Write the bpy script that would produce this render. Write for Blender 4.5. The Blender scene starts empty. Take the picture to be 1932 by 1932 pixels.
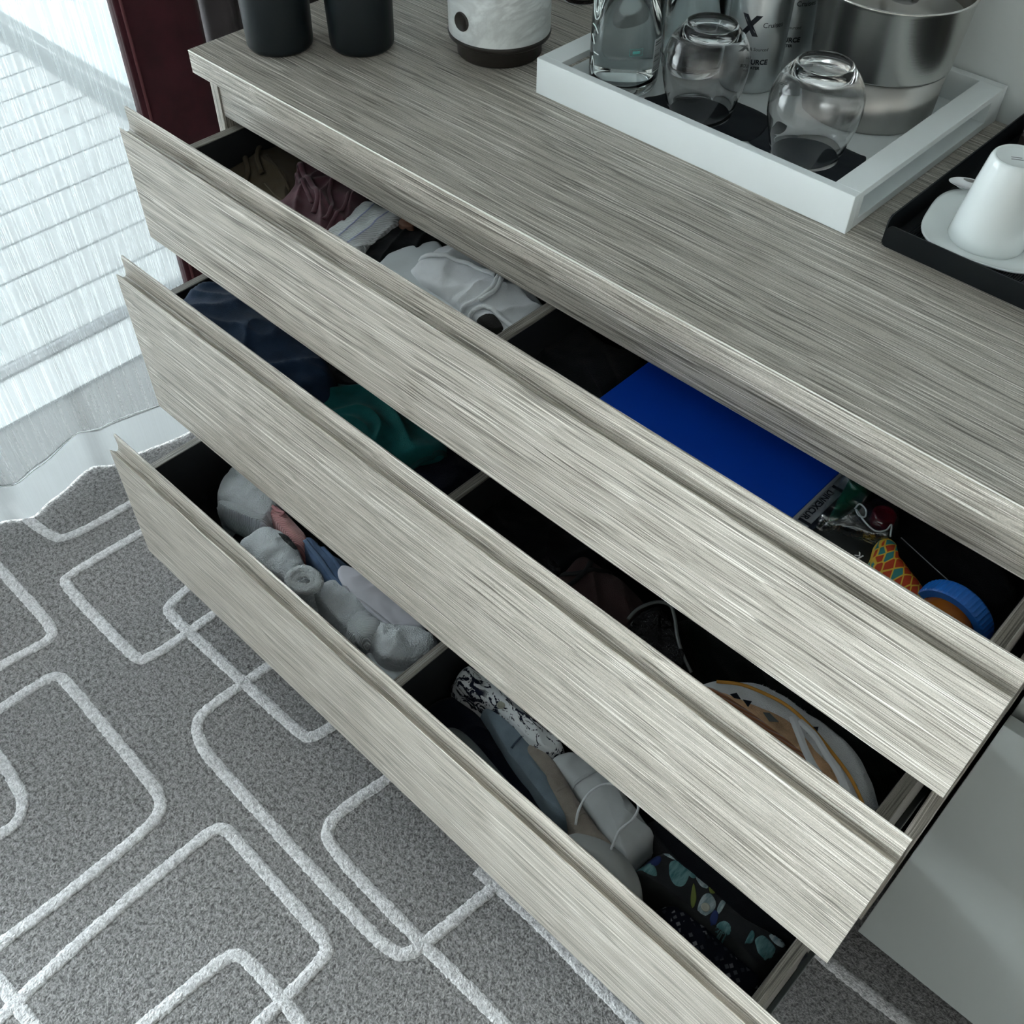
import bpy, bmesh, math, random
from mathutils import Vector, noise
from math import sin, cos, pi, radians as RD

sc = bpy.context.scene
# ---------------------------------------------------------------- camera, world, sun, exposure
cam_d = bpy.data.cameras.new('camera'); cam = bpy.data.objects.new('camera', cam_d)
sc.collection.objects.link(cam); sc.camera = cam
cam.location = (1.3423, -0.6150, 1.6175)
cam.rotation_euler = (0.7291373, -0.0095759, 0.7636316)
cam_d.sensor_width = 36.0; cam_d.lens = 36.507; cam_d.clip_start = 0.02

world = bpy.data.worlds.new('daylight'); sc.world = world; world.use_nodes = True
wn = world.node_tree; bg = wn.nodes['Background']
bg.inputs[0].default_value = (0.91, 0.965, 1.0, 1); bg.inputs[1].default_value = 9.0

sun_d = bpy.data.lights.new('sun', 'SUN'); sun = bpy.data.objects.new('sun', sun_d); sc.collection.objects.link(sun)
sun_d.energy = 1.6; sun_d.angle = RD(1.2); sun_d.color = (1.0, 0.96, 0.90)
sun.rotation_euler = Vector((-0.731, -0.06, 0.682)).to_track_quat('Z', 'Y').to_euler()

por_d = bpy.data.lights.new('window_portal', 'AREA'); por = bpy.data.objects.new('window_portal', por_d); sc.collection.objects.link(por)
por_d.shape = 'RECTANGLE'; por_d.size = 2.2; por_d.size_y = 5.1; por_d.cycles.is_portal = True
por.location = (-0.86, -2.05, 1.13); por.rotation_euler = (0, RD(-90), 0)

sc.view_settings.view_transform = 'Standard'; sc.view_settings.look = 'None'
sc.view_settings.gamma = 1.0; sc.view_settings.use_curve_mapping = False
sc.view_settings.exposure = 2.62
sc.render.engine = 'CYCLES'
sc.cycles.use_denoising = True
sc.cycles.max_bounces = 10; sc.cycles.diffuse_bounces = 5; sc.cycles.transmission_bounces = 8; sc.cycles.transparent_max_bounces = 12
sc.cycles.sample_clamp_indirect = 6.0

col = sc.collection
# ---------------------------------------------------------------- materials
def mat(name, color=(.8, .8, .8), rough=.5, metal=0, spec=.5, **kw):
    m = bpy.data.materials.new(name); m.use_nodes = True
    b = m.node_tree.nodes['Principled BSDF']
    b.inputs['Base Color'].default_value = (*color, 1); b.inputs['Roughness'].default_value = rough
    b.inputs['Metallic'].default_value = metal; b.inputs['Specular IOR Level'].default_value = spec
    for k, v in kw.items(): b.inputs[k.replace('_', ' ')].default_value = v
    return m
def N(m, t, **kw):
    n = m.node_tree.nodes.new(t)
    for k, v in kw.items():
        if isinstance(v, (tuple, list, int, float)) and k in n.inputs: n.inputs[k].default_value = v
        else: setattr(n, k, v)
    return n
def L(m, a, b): m.node_tree.links.new(a, b)
def bsdf(m): return m.node_tree.nodes['Principled BSDF']
def ramp(m, stops, src, interp='LINEAR'):
    r = N(m, 'ShaderNodeValToRGB'); r.color_ramp.interpolation = interp
    e = r.color_ramp.elements
    while len(e) < len(stops): e.new(0.5)
    for i, (p, c) in enumerate(stops):
        e[i].position = p; e[i].color = (*c, 1) if len(c) == 3 else c
    L(m, src, r.inputs[0]); return r.outputs[0]
def coords(m, scale, kind='Object', rot=(0, 0, 0)):
    tc = N(m, 'ShaderNodeTexCoord'); mp = N(m, 'ShaderNodeMapping')
    mp.inputs['Scale'].default_value = scale; mp.inputs['Rotation'].default_value = rot
    L(m, tc.outputs[kind], mp.inputs[0]); return mp.outputs[0]
def noi(m, vec, scale, detail=3, rough=.55, dist=0.0):
    n = N(m, 'ShaderNodeTexNoise'); n.inputs['Scale'].default_value = scale; n.inputs['Detail'].default_value = detail
    n.inputs['Roughness'].default_value = rough; n.inputs['Distortion'].default_value = dist
    L(m, vec, n.inputs[0]); return n.outputs[0]
def bump(m, h, strength=.3, dist=.001):
    b = N(m, 'ShaderNodeBump'); b.inputs['Strength'].default_value = strength; b.inputs['Distance'].default_value = dist
    L(m, h, b.inputs['Height']); L(m, b.outputs[0], bsdf(m).inputs['Normal'])
def mix(m, fac, a, b, mode='MIX'):
    n = N(m, 'ShaderNodeMix'); n.data_type = 'RGBA'; n.blend_type = mode
    for s, v in ((0, fac), (6, a), (7, b)):
        if isinstance(v, (int, float)): n.inputs[s].default_value = v
        elif isinstance(v, tuple): n.inputs[s].default_value = (*v, 1)
        else: L(m, v, n.inputs[s])
    return n.outputs[2]

def wood(name, along='X', tint=1.0):
    """grey-beige laminate with fine raised streaks running along one axis"""
    m = mat(name, rough=.42, spec=.45)
    a, f = 1.6, 1.0
    sc_ = {'X': (a, 1, 1), 'Y': (1, a, 1), 'Z': (1, 1, a)}[along]
    tc = N(m, 'ShaderNodeTexCoord')
    # slow waver of the streaks
    w = N(m, 'ShaderNodeTexNoise'); w.inputs['Scale'].default_value = 5.0; w.inputs['Detail'].default_value = 2; L(m, tc.outputs['Object'], w.inputs[0])
    wv = N(m, 'ShaderNodeVectorMath'); wv.operation = 'MULTIPLY_ADD'; L(m, w.outputs['Color'], wv.inputs[0])
    wv.inputs[1].default_value = (.006, .006, .006); L(m, tc.outputs['Object'], wv.inputs[2])
    def streak(freq, ax, det=2):
        mp = N(m, 'ShaderNodeMapping'); s = [freq, freq, freq]; s['XYZ'.index(along)] = ax
        mp.inputs['Scale'].default_value = s; L(m, wv.outputs[0], mp.inputs[0])
        return noi(m, mp.outputs[0], 1.0, det, .5)
    fine = streak(820, 12, 1); mid = streak(430, 5.5, 2); wide = streak(60, 1.4, 2)
    t = tint
    base = ramp(m, [(.30, (.43*t, .392*t, .342*t)), (.70, (.54*t, .498*t, .437*t))], wide)
    dk = ramp(m, [(.34, (.20, .19, .18)), (.46, (1, 1, 1))], mid)
    c1 = mix(m, .66, base, dk, 'MULTIPLY')
    f2 = ramp(m, [(.36, (.38, .37, .35)), (.48, (1, 1, 1))], fine)
    c2 = mix(m, .85, c1, f2, 'MULTIPLY')
    lt = ramp(m, [(.61, (0, 0, 0)), (.66, (1, 1, 1))], streak(600, 3.5, 1))
    c3 = mix(m, lt, c2, (.80*t, .76*t, .70*t))
    sp = noi(m, tc.outputs['Object'], 700, 2)
    spk = ramp(m, [(.35, (.8, .8, .8)), (.6, (1.08, 1.08, 1.08))], sp)
    L(m, mix(m, .8, c3, spk, 'MULTIPLY'), bsdf(m).inputs['Base Color'])
    bump(m, fine, .35, .0006)
    return m

def cloth_mat(name, color, weave=900, var=.12, rough=.9, bs=.45, sheen=.08):
    m = mat(name, color, rough, spec=.15); b = bsdf(m); b.inputs['Sheen Weight'].default_value = sheen
    v = coords(m, (1, 1, 1)); n = noi(m, v, weave, 2); n2 = noi(m, v, 22, 3)
    dark = tuple(c*(1-var) for c in color); lite = tuple(min(1, c*(1+var)) for c in color)
    L(m, ramp(m, [(.3, dark), (.7, lite)], n2), b.inputs['Base Color'])
    bump(m, n, bs, 4.5/weave)
    return m
def knit_mat(name, color, freq, ang=0, rough=.95, strength=.7):
    m = mat(name, color, rough, spec=.1); bsdf(m).inputs['Sheen Weight'].default_value = .3
    v = coords(m, (1, 1, 1), rot=(0, 0, ang)); wv = N(m, 'ShaderNodeTexWave'); wv.inputs['Scale'].default_value = freq
    wv.inputs['Distortion'].default_value = 1.2; wv.inputs['Detail'].default_value = 1; L(m, v, wv.inputs[0])
    L(m, ramp(m, [(.1, tuple(c*.72 for c in color)), (.6, color)], wv.outputs[0]), bsdf(m).inputs['Base Color'])
    bump(m, wv.outputs[0], strength, .002); return m

M = {}
M['wood_x'] = wood('laminate_along_x', 'X')
M['wood_y'] = wood('laminate_along_y', 'Y', .62)
M['wood_z'] = wood('laminate_along_z', 'Z')
M['edge'] = mat('edge_banding', (.70, .67, .61), .45)
M['dark_panel'] = mat('charcoal_board', (.018, .021, .024), .55)
M['steel_dark'] = mat('slide_steel', (.10, .11, .11), .35, 1)
M['white_door'] = mat('pale_lacquer', (.46, .49, .48), .38, spec=.5)
M['white_paint'] = mat('white_paint', (.84, .885, .895), .4)
M['black_matt'] = mat('black_matt', (.006, .010, .013), .38, spec=.35)
M['black_metal'] = mat('black_metal', (.004, .006, .008), .42, spec=.3)
M['brown_dark'] = mat('dark_bronze', (.022, .018, .015), .35, spec=.5)
M['china'] = mat('glazed_china', (.80, .85, .85), .12, spec=.6, Coat_Weight=.4)
M['chrome'] = mat('chrome', (.75, .75, .77), .06, 1)
M['alu'] = mat('brushed_aluminium', (.62, .65, .66), .30, 1)
M['ink'] = mat('dark_ink', (.008, .011, .02), .4)
M['glass'] = mat('clear_glass', (1, 1, 1), .0, Transmission_Weight=1.0, IOR=1.47)
M['glass_tint'] = mat('pale_blue_glass', (.93, .97, .97), .02, Transmission_Weight=1.0, IOR=1.45)
M['water'] = mat('water', (.97, .99, .99), .0, Transmission_Weight=1.0, IOR=1.33)
M['black_napkin'] = cloth_mat('black_napkin', (.012, .017, .024), 1500, .1, .8, .2)

# brushed steel of the ice bucket: vertical brushing seen in bands round the wall
m = M['steel'] = mat('brushed_steel', (.58, .57, .54), .26, 1); bsdf(m).inputs['Anisotropic'].default_value = .5
bump(m, noi(m, coords(m, (1, 1, 60)), 30, 2), .06, .0006)
m = M['steel_satin'] = mat('satin_steel', (.44, .43, .41), .34, 1)

# marble look print
m = M['marble'] = mat('marble_print', (.8, .84, .84), .28)
v = coords(m, (1, 1, 1.6), rot=(.4, .5, .3)); nn = noi(m, v, 7, 5, .6, .9)
L(m, ramp(m, [(.0, (.80, .84, .84)), (.38, (.80, .84, .84)), (.50, (.58, .61, .61)), (.56, (.80, .84, .84)), (1, (.86, .89, .89))], nn), bsdf(m).inputs['Base Color'])

# carpet
def carpet(name, c0, c1):
    m = mat(name, c0, .95, spec=.08); bsdf(m).inputs['Sheen Weight'].default_value = .15
    v = coords(m, (1, 1, 1)); n1 = noi(m, v, 300, 2, .6); n2 = noi(m, v, 130, 2, .6); n3 = noi(m, v, 2.6, 3)
    a = mix(m, .5, n1, n2)
    cc = ramp(m, [(.38, c0), (.60, c1)], a)
    sh = ramp(m, [(.3, (.86, .86, .86)), (.7, (1.06, 1.06, 1.06))], n3)
    L(m, mix(m, .8, cc, sh, 'MULTIPLY'), bsdf(m).inputs['Base Color'])
    bump(m, a, .9, .006); return m
M['carpet'] = carpet('grey_carpet', (.088, .085, .085), (.315, .308, .306))
M['carpet_line'] = carpet('pale_carpet_line', (.38, .375, .38), (.68, .67, .68))

# sheer curtain: thin translucent net, ribs denser than the ground cloth
def sheer(name, g, lo, hi):
    m = bpy.data.materials.new(name); m.use_nodes = True; nt = m.node_tree; nt.nodes.clear()
    out = N(m, 'ShaderNodeOutputMaterial'); tr = N(m, 'ShaderNodeBsdfTransparent'); tl = N(m, 'ShaderNodeBsdfTranslucent'); df = N(m, 'ShaderNodeBsdfDiffuse')
    tl.inputs[0].default_value = (.90*g, .95*g, .96*g, 1); df.inputs[0].default_value = (.90*g, .94*g, .95*g, 1)
    m1 = N(m, 'ShaderNodeMixShader'); m1.inputs[0].default_value = .62; L(m, df.outputs[0], m1.inputs[1]); L(m, tl.outputs[0], m1.inputs[2])
    v = coords(m, (1, 420, .35)); n = noi(m, v, 1.0, 2, .6)
    fac = ramp(m, [(.30, (lo,)*3), (.62, (hi,)*3)], n)
    m2 = N(m, 'ShaderNodeMixShader'); L(m, fac, m2.inputs[0]); L(m, tr.outputs[0], m2.inputs[1]); L(m, m1.outputs[0], m2.inputs[2])
    L(m, m2.outputs[0], out.inputs[0]); return m
M['sheer'] = sheer('sheer_net', .060, .82, .90)
M['sheer_hem'] = sheer('sheer_hem_net', .090, .88, .95)
def pane(name):
    m = bpy.data.materials.new(name); m.use_nodes = True; m.node_tree.nodes.clear()
    out = N(m, 'ShaderNodeOutputMaterial'); tr = N(m, 'ShaderNodeBsdfTransparent'); gl = N(m, 'ShaderNodeBsdfGlossy'); fr = N(m, 'ShaderNodeFresnel')
    tr.inputs[0].default_value = (.95, .98, .98, 1); gl.inputs['Roughness'].default_value = .02; fr.inputs[0].default_value = 1.45
    mx = N(m, 'ShaderNodeMixShader'); L(m, fr.outputs[0], mx.inputs[0]); L(m, tr.outputs[0], mx.inputs[1]); L(m, gl.outputs[0], mx.inputs[2]); L(m, mx.outputs[0], out.inputs[0]); return m
M['pane'] = pane('window_pane')
def film(name, col_=(.9, .93, .94), gloss=.35, rough=.12, tint=(.92, .94, .94)):
    """thin crinkled plastic film"""
    m = bpy.data.materials.new(name); m.use_nodes = True; m.node_tree.nodes.clear()
    out = N(m, 'ShaderNodeOutputMaterial'); tr = N(m, 'ShaderNodeBsdfTransparent'); gl = N(m, 'ShaderNodeBsdfGlossy')
    tr.inputs[0].default_value = (*tint, 1); gl.inputs['Roughness'].default_value = rough; gl.inputs[0].default_value = (*col_, 1)
    mx = N(m, 'ShaderNodeMixShader'); mx.inputs[0].default_value = gloss
    b = N(m, 'ShaderNodeBump'); b.inputs['Strength'].default_value = .9; b.inputs['Distance'].default_value = .004
    L(m, noi(m, coords(m, (1, 1, 1)), 70, 4, .6, 1.0), b.inputs['Height']); L(m, b.outputs[0], gl.inputs['Normal'])
    L(m, tr.outputs[0], mx.inputs[1]); L(m, gl.outputs[0], mx.inputs[2]); L(m, mx.outputs[0], out.inputs[0]); return m
M['film'] = film('clear_film')
m = M['foil'] = mat('black_foil', (.02, .02, .022), .18, .3); bump(m, noi(m, coords(m, (1, 1, 1)), 60, 4, .65, 1.5), 1.0, .012)

# ---------------------------------------------------------------- mesh helpers
def link(name, bm, m, parent=None, smooth=False):
    bmesh.ops.recalc_face_normals(bm, faces=bm.faces)
    me = bpy.data.meshes.new(name); bm.to_mesh(me); bm.free()
    o = bpy.data.objects.new(name, me); col.objects.link(o); me.materials.append(m)
    if smooth: me.shade_smooth()
    if parent: o.parent = parent
    return o
def tag(o, label=None, cat=None, group=None, kind=None):
    if label: o['label'] = label
    if cat: o['category'] = cat
    if group: o['group'] = group
    if kind: o['kind'] = kind
    return o
def thing(name, label, cat, loc=(0, 0, 0), group=None):
    o = bpy.data.objects.new(name, None); col.objects.link(o); o.location = loc; o.empty_display_size = .05
    return tag(o, label, cat, group)
def put(o, parent):
    o.parent = parent; o.matrix_parent_inverse = parent.matrix_basis.inverted(); return o
def box(name, lo, hi, m, parent=None, bev=0.0, seg=2):
    bm = bmesh.new(); bmesh.ops.create_cube(bm, size=1)
    for v in bm.verts: v.co = [(lo[i]+hi[i])/2 + v.co[i]*(hi[i]-lo[i]) for i in range(3)]
    if bev: bmesh.ops.bevel(bm, geom=list(bm.edges), offset=bev, segments=seg, affect='EDGES', profile=.5)
    o = link(name, bm, m)
    if parent: put(o, parent)
    return o
def prism(name, prof, x0, x1, m, parent=None, axis='X', bev=0):
    """profile in the plane across the axis, swept along it"""
    bm = bmesh.new()
    def P(a, p): return (a, p[0], p[1]) if axis == 'X' else ((p[0], a, p[1]) if axis == 'Y' else (p[0], p[1], a))
    A = [bm.verts.new(P(x0, p)) for p in prof]; B = [bm.verts.new(P(x1, p)) for p in prof]
    n = len(prof)
    for i in range(n): bm.faces.new((A[i], A[(i+1) % n], B[(i+1) % n], B[i]))
    bm.faces.new(A[::-1]); bm.faces.new(B)
    if bev: bmesh.ops.bevel(bm, geom=[e for e in bm.edges if len(e.link_faces) == 2 and e.calc_face_angle(0) > .6], offset=bev, segments=2, affect='EDGES')
    o = link(name, bm, m)
    if parent: put(o, parent)
    return o
def lathe(name, prof, c, m, parent=None, n=64, closed=False, wob=None):
    """prof: (radius, z) from bottom to top"""
    bm = bmesh.new(); rings = []
    for r, z in prof:
        if r < 1e-5: rings.append([bm.verts.new((c[0], c[1], c[2]+z))]); continue
        rings.append([bm.verts.new((c[0]+r*cos(2*pi*i/n), c[1]+r*sin(2*pi*i/n), c[2]+z)) for i in range(n)])
    pairs = list(zip(rings, rings[1:])) + ([(rings[-1], rings[0])] if closed else [])
    for a, b in pairs:
        for i in range(n):
            j = (i+1) % n
            if len(a) == 1 and len(b) == 1: continue
            if len(a) == 1: bm.faces.new((a[0], b[i], b[j]))
            elif len(b) == 1: bm.faces.new((a[i], a[j], b[0]))
            else: bm.faces.new((a[i], a[j], b[j], b[i]))
    o = link(name, bm, m, smooth=True)
    if parent: put(o, parent)
    return o
def cr(pts, k=8, closed=False):
    """Catmull-Rom through points"""
    P = [Vector(p) for p in pts]; n = len(P); out = []
    for i in range(n if closed else n-1):
        g = (lambda j: P[j % n]) if closed else (lambda j: P[min(max(j, 0), n-1)])
        a, b, c, d = g(i-1), g(i), g(i+1), g(i+2)
        for s in range(k):
            t = s/k; out.append(.5*((2*b) + (c-a)*t + (2*a-5*b+4*c-d)*t*t + (3*b-a-3*c+d)*t**3))
    if not closed: out.append(P[-1])
    return out
def tube(name, pts, r, m, parent=None, closed=False, n=10, smooth_pts=True, flat=1.0):
    P = cr(pts, 6, closed) if smooth_pts else [Vector(p) for p in pts]
    bm = bmesh.new(); rings = []; up = Vector((0, 0, 1))
    for i, p in enumerate(P):
        a = P[i-1] if (i or closed) else p; b = P[(i+1) % len(P)] if (i < len(P)-1 or closed) else p
        t = (b-a).normalized(); s = t.cross(up)
        if s.length < 1e-3: s = Vector((1, 0, 0))
        s.normalize(); u = s.cross(t)
        rr = r if not callable(r) else r(i/(len(P)-1))
        rings.append([bm.verts.new(p + s*rr*cos(2*pi*k/n) + u*rr*flat*sin(2*pi*k/n)) for k in range(n)])
    pr = list(zip(rings, rings[1:])) + ([(rings[-1], rings[0])] if closed else [])
    for a, b in pr:
        for i in range(n): bm.faces.new((a[i], a[(i+1) % n], b[(i+1) % n], b[i]))
    if not closed: bm.faces.new(rings[0][::-1]); bm.faces.new(rings[-1])
    o = link(name, bm, m, smooth=True)
    if parent: put(o, parent)
    return o

# cloth: an outline filled with a rounded, folded surface that drops to what it lies on
class Surf: pass
def area_c(P):
    A = cx = cy = 0
    for i in range(len(P)):
        a, b = P[i-1], P[i]; k = a[0]*b[1]-b[0]*a[1]; A += k; cx += (a[0]+b[0])*k; cy += (a[1]+b[1])*k
    return Vector((cx/(3*A), cy/(3*A)))
def surf_fn(pts, z, bulge, drop, fold, seed, fine=.0015, edge=.78):
    C = cr([(p[0], p[1]) for p in pts], 10, True); c = area_c(C)
    ang = []
    for p in C:
        d = p-c; ang.append((math.atan2(d.y, d.x), d.length))
    tab = [0]*180
    for k in range(180):
        th = -pi + (k+.5)*2*pi/180; best = 1e9; rr = .01
        for i in range(len(C)):
            a, b = C[i-1]-c, C[i]-c; u = Vector((cos(th), sin(th)))
            den = (b-a).x*(-u.y)+u.x*(b-a).y
            if abs(den) < 1e-12: continue
            s = (a.x*u.y - a.y*u.x)/((b-a).y*u.x-(b-a).x*u.y)
            if 0 <= s <= 1:
                q = a+(b-a)*s; t = q.dot(u)
                if t > rr: rr = t
        tab[k] = rr
    R = lambda th: tab[int((th+pi)/(2*pi)*180) % 180]
    fa, ff, amp = fold; dr = Vector((cos(fa), sin(fa)))
    def f(x, y, t=None):
        d = Vector((x, y))-c
        if t is None: t = min(1, d.length/max(R(math.atan2(d.y, d.x)), 1e-4))
        nz = noise.noise(Vector((x*7+seed, y*7, seed*1.7)))
        ph = d.dot(dr)*ff + nz*5 + d.dot(Vector((-dr.y, dr.x)))*ff*.22
        w = 1-abs(sin(ph)); w = w*w
        w2 = 1-abs(sin(ph*.53+1.3+noise.noise(Vector((x*12, y*12, seed)))*3)); w2 = w2*w2
        e = max(0, (t-edge)/(1-edge)); e = e*e*(3-2*e)
        h = z + bulge*(1-t*t) + amp*(.7*w+.6*w2)*(1-.6*t**6) - drop*e*e
        return h + fine*noise.noise(Vector((x*60, y*60, seed)))
    return f, C, c
def cloth(name, pts, z, zb, m, label=None, cat=None, bulge=.006, drop=.012, fold=(0.6, 60, .006), seed=1.0, parent=None, group=None, fine=.0012, K=30, edge=.78):
    f, C, c = surf_fn(pts, z, bulge, drop, fold, seed, fine, edge)
    if len(C) < 100: C = cr([(p.x, p.y) for p in C], 2, True)
    bm = bmesh.new(); n = len(C); top = bm.verts.new((c.x, c.y, f(c.x, c.y, 0))); rings = []
    for k in range(1, K+1):
        t = 1-(1-k/K)**1.25
        rings.append([bm.verts.new((c.x+(p.x-c.x)*t, c.y+(p.y-c.y)*t, f(c.x+(p.x-c.x)*t, c.y+(p.y-c.y)*t, t))) for p in C])
    last = rings[-1]
    sk = [[bm.verts.new((c.x+(v.co.x-c.x)*s, c.y+(v.co.y-c.y)*s, v.co.z + (zb-v.co.z)*q)) for v in last] for s, q in ((.985, .35), (.95, .75), (.93, 1.0))]
    rings += sk
    for i in range(n): bm.faces.new((top, rings[0][i], rings[0][(i+1) % n]))
    for a, b in zip(rings, rings[1:]):
        for i in range(n): bm.faces.new((a[i], b[i], b[(i+1) % n], a[(i+1) % n]))
    bm.faces.new(rings[-1])
    o = link(name, bm, m, smooth=True)
    if parent: put(o, parent)
    if label: tag(o, label, cat, group)
    o_f[o.name] = f
    return o
o_f = {}
def patch(name, pts, host, m, off=.0012, K=8, label=None, smooth_out=True):
    """a flat piece lying on a cloth, following its folds"""
    f = o_f[host.name]; C = cr(pts, 6, True) if smooth_out else [Vector(p) for p in pts]; c = area_c(C); bm = bmesh.new(); n = len(C)
    top = bm.verts.new((c.x, c.y, f(c.x, c.y)+off)); rings = []
    for k in range(1, K+1):
        t = k/K; o2 = off if k < K else -.0008
        rings.append([bm.verts.new((c.x+(p.x-c.x)*t, c.y+(p.y-c.y)*t, f(c.x+(p.x-c.x)*t, c.y+(p.y-c.y)*t)+o2)) for p in C])
    for i in range(n): bm.faces.new((top, rings[0][i], rings[0][(i+1) % n]))
    for a, b in zip(rings, rings[1:]):
        for i in range(n): bm.faces.new((a[i], b[i], b[(i+1) % n], a[(i+1) % n]))
    o = link(name, bm, m, smooth=True); put(o, host)
    if label: o['label'] = label
    return o
def strip(name, pts, host, m, w=.003, off=.0015, r=None, label=None):
    """seam, strap or ribbon following a cloth"""
    f = o_f[host.name]; P = cr(pts, 6)
    o = tube(name, [(p.x, p.y, f(p.x, p.y)+off) for p in P], w, m, None, n=8, smooth_pts=False, flat=.35 if r is None else r); put(o, host)
    if label: o['label'] = label
    return o
def text_mesh(name, s, size, m, place, parent=None, bold=0.0, shear=0.0, res=3):
    cu = bpy.data.curves.new(name, 'FONT'); cu.body = s; cu.size = size; cu.offset = bold; cu.shear = shear; cu.extrude = size*.012; cu.resolution_u = res
    t = bpy.data.objects.new('tmp', cu); col.objects.link(t); dg = bpy.context.evaluated_depsgraph_get(); dg.update()
    me = bpy.data.meshes.new_from_object(t.evaluated_get(dg)); bpy.data.objects.remove(t); bpy.data.curves.remove(cu)
    bm = bmesh.new(); bm.from_mesh(me); bpy.data.meshes.remove(me)
    for _ in range(1): bmesh.ops.triangulate(bm, faces=bm.faces)
    for v in bm.verts: v.co = place(v.co.x, v.co.y, v.co.z)
    o = link(name, bm, m)
    if parent: put(o, parent)
    return o
def on_cyl(cx, cy, r, a0, z0):
    return lambda x, y, z: (cx+(r+.0002+z)*cos(a0+x/r), cy+(r+.0002+z)*sin(a0+x/r), z0+y)

# ================================================================ ROOM
random.seed(4)
fl = box('floor', (-.63, -4.6, -.03), (3.3, .78, 0), M['carpet']); tag(fl, kind='structure')
def rib(name, pts, hw=.0105, closed=False):
    """raised pale tufted line in the carpet"""
    P = cr(pts, 1)
    # round the corners, then resample
    Q = [Vector((p[0], p[1])) for p in pts]
    for _ in range(2):
        R_ = [Q[0]]
        for a, b in zip(Q, Q[1:]):
            L_ = (b-a).length; k = min(.3, .035/max(L_, 1e-4)); R_ += [a+(b-a)*k, b-(b-a)*k]
        R_.append(Q[-1]); Q = R_
    S = []
    for a, b in zip(Q, Q[1:]):
        n = max(1, int((b-a).length/.004)); S += [a+(b-a)*i/n for i in range(n)]
    S.append(Q[-1]); bm = bmesh.new(); prev = None
    for i, p in enumerate(S):
        t = (S[min(i+2, len(S)-1)]-S[max(i-2, 0)]).normalized(); s = Vector((-t.y, t.x)); row = []
        for k, (u, h) in enumerate(((-1, .0001), (-.85, .0014), (-.4, .0022), (.4, .0022), (.85, .0014), (1, .0001))):
            j = .0024*noise.noise(Vector((p.x*300, p.y*300, k*3.1)))
            row.append(bm.verts.new((p.x+s.x*(u*hw+j), p.y+s.y*(u*hw+j), h+.001*noise.noise(Vector((p.x*350, p.y*350, k))))))
        if prev:
            for a in range(5): bm.faces.new((prev[a], row[a], row[a+1], prev[a+1]))
        prev = row
    o = link('carpet_line', bm, M['carpet_line'], smooth=True); put(o, fl); return o
for pts in (
  [(-0.4135,-0.2749),(-0.3535,-0.2743),(-0.2664,-0.2616),(-0.2472,-0.2489),(-0.2365,-0.1948),(-0.2343,-0.0962),(-0.2337,-0.0317)],
  [(-0.3528,-0.3770),(-0.2667,-0.3771),(-0.0649,-0.3774),(-0.0445,-0.3913),(-0.0475,-0.4308),(-0.0573,-0.4890),(-0.0626,-0.5479)],
  [(-0.1383,-0.0173),(-0.1504,-0.1249),(-0.1566,-0.2924),(-0.1475,-0.3093),(0.1018,-0.3088),(0.1269,-0.2991),(0.1274,-0.2043),(0.1260,-0.1455),(0.1297,-0.0673)],
  [(0.0378,-0.1016),(0.0386,-0.1431),(0.0454,-0.1903),(0.0561,-0.2047),(0.0832,-0.2062),(0.2942,-0.2005),(0.4479,-0.1951),(0.4702,-0.1894),(0.4771,-0.1463),(0.4867,-0.0773)],
  [(0.3013,-0.0859),(0.2950,-0.1474),(0.2942,-0.2005),(0.2889,-0.2809),(0.3000,-0.3089),(0.3389,-0.3294),(0.3965,-0.3328),(0.6157,-0.3351),(0.7924,-0.3367),(0.8440,-0.3319),(0.8619,-0.3201),(0.8683,-0.2911),(0.8838,-0.1512),(0.8922,-0.0805)],
  [(0.6310,-0.0696),(0.6234,-0.1423),(0.6086,-0.2407),(0.6157,-0.2725),(0.6389,-0.2905),(0.7487,-0.2932),(0.8683,-0.2911),(1.0337,-0.2881),(1.1249,-0.2855)],
  [(0.0256,-0.6125),(0.0274,-0.5342),(0.0286,-0.4470),(0.0349,-0.4283),(0.0574,-0.4222),(0.3483,-0.4286),(0.3829,-0.4339),(0.4024,-0.4530),(0.4074,-0.4965),(0.4099,-0.6502),(0.4053,-0.7362),(0.4023,-0.8023)],
  [(0.0191,-0.5897),(0.1152,-0.5812),(0.1968,-0.5885),(0.2263,-0.5971),(0.2482,-0.6224),(0.2435,-0.6498),(0.2284,-0.6968)],
  [(0.3626,-0.7654),(0.4579,-0.7643),(0.4994,-0.7624),(0.5719,-0.7601)],
  [(0.5088,-0.8401),(0.4994,-0.7624),(0.4873,-0.6230),(0.4834,-0.4054),(0.4968,-0.3899),(0.5187,-0.3890),(0.7375,-0.3907),(0.7628,-0.3927),(0.7751,-0.4070),(0.7790,-0.4891),(0.7792,-0.5606)],
  [(0.6556,-0.7085),(0.6612,-0.6467),(0.6663,-0.5161),(0.6743,-0.4987),(0.6890,-0.4899),(0.7790,-0.4891),(0.8503,-0.4922)],
  [(0.8432,-0.1521),(0.9738,-0.1450),(1.0672,-0.1512),(1.1718,-0.1553),(1.2330,-0.1577)],
  [(1.2450,0.1187),(1.3270,0.1141),(1.3955,0.1168),(1.4571,0.1194),(1.5295,0.1227)],
): rib('carpet_line', pts)

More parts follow.
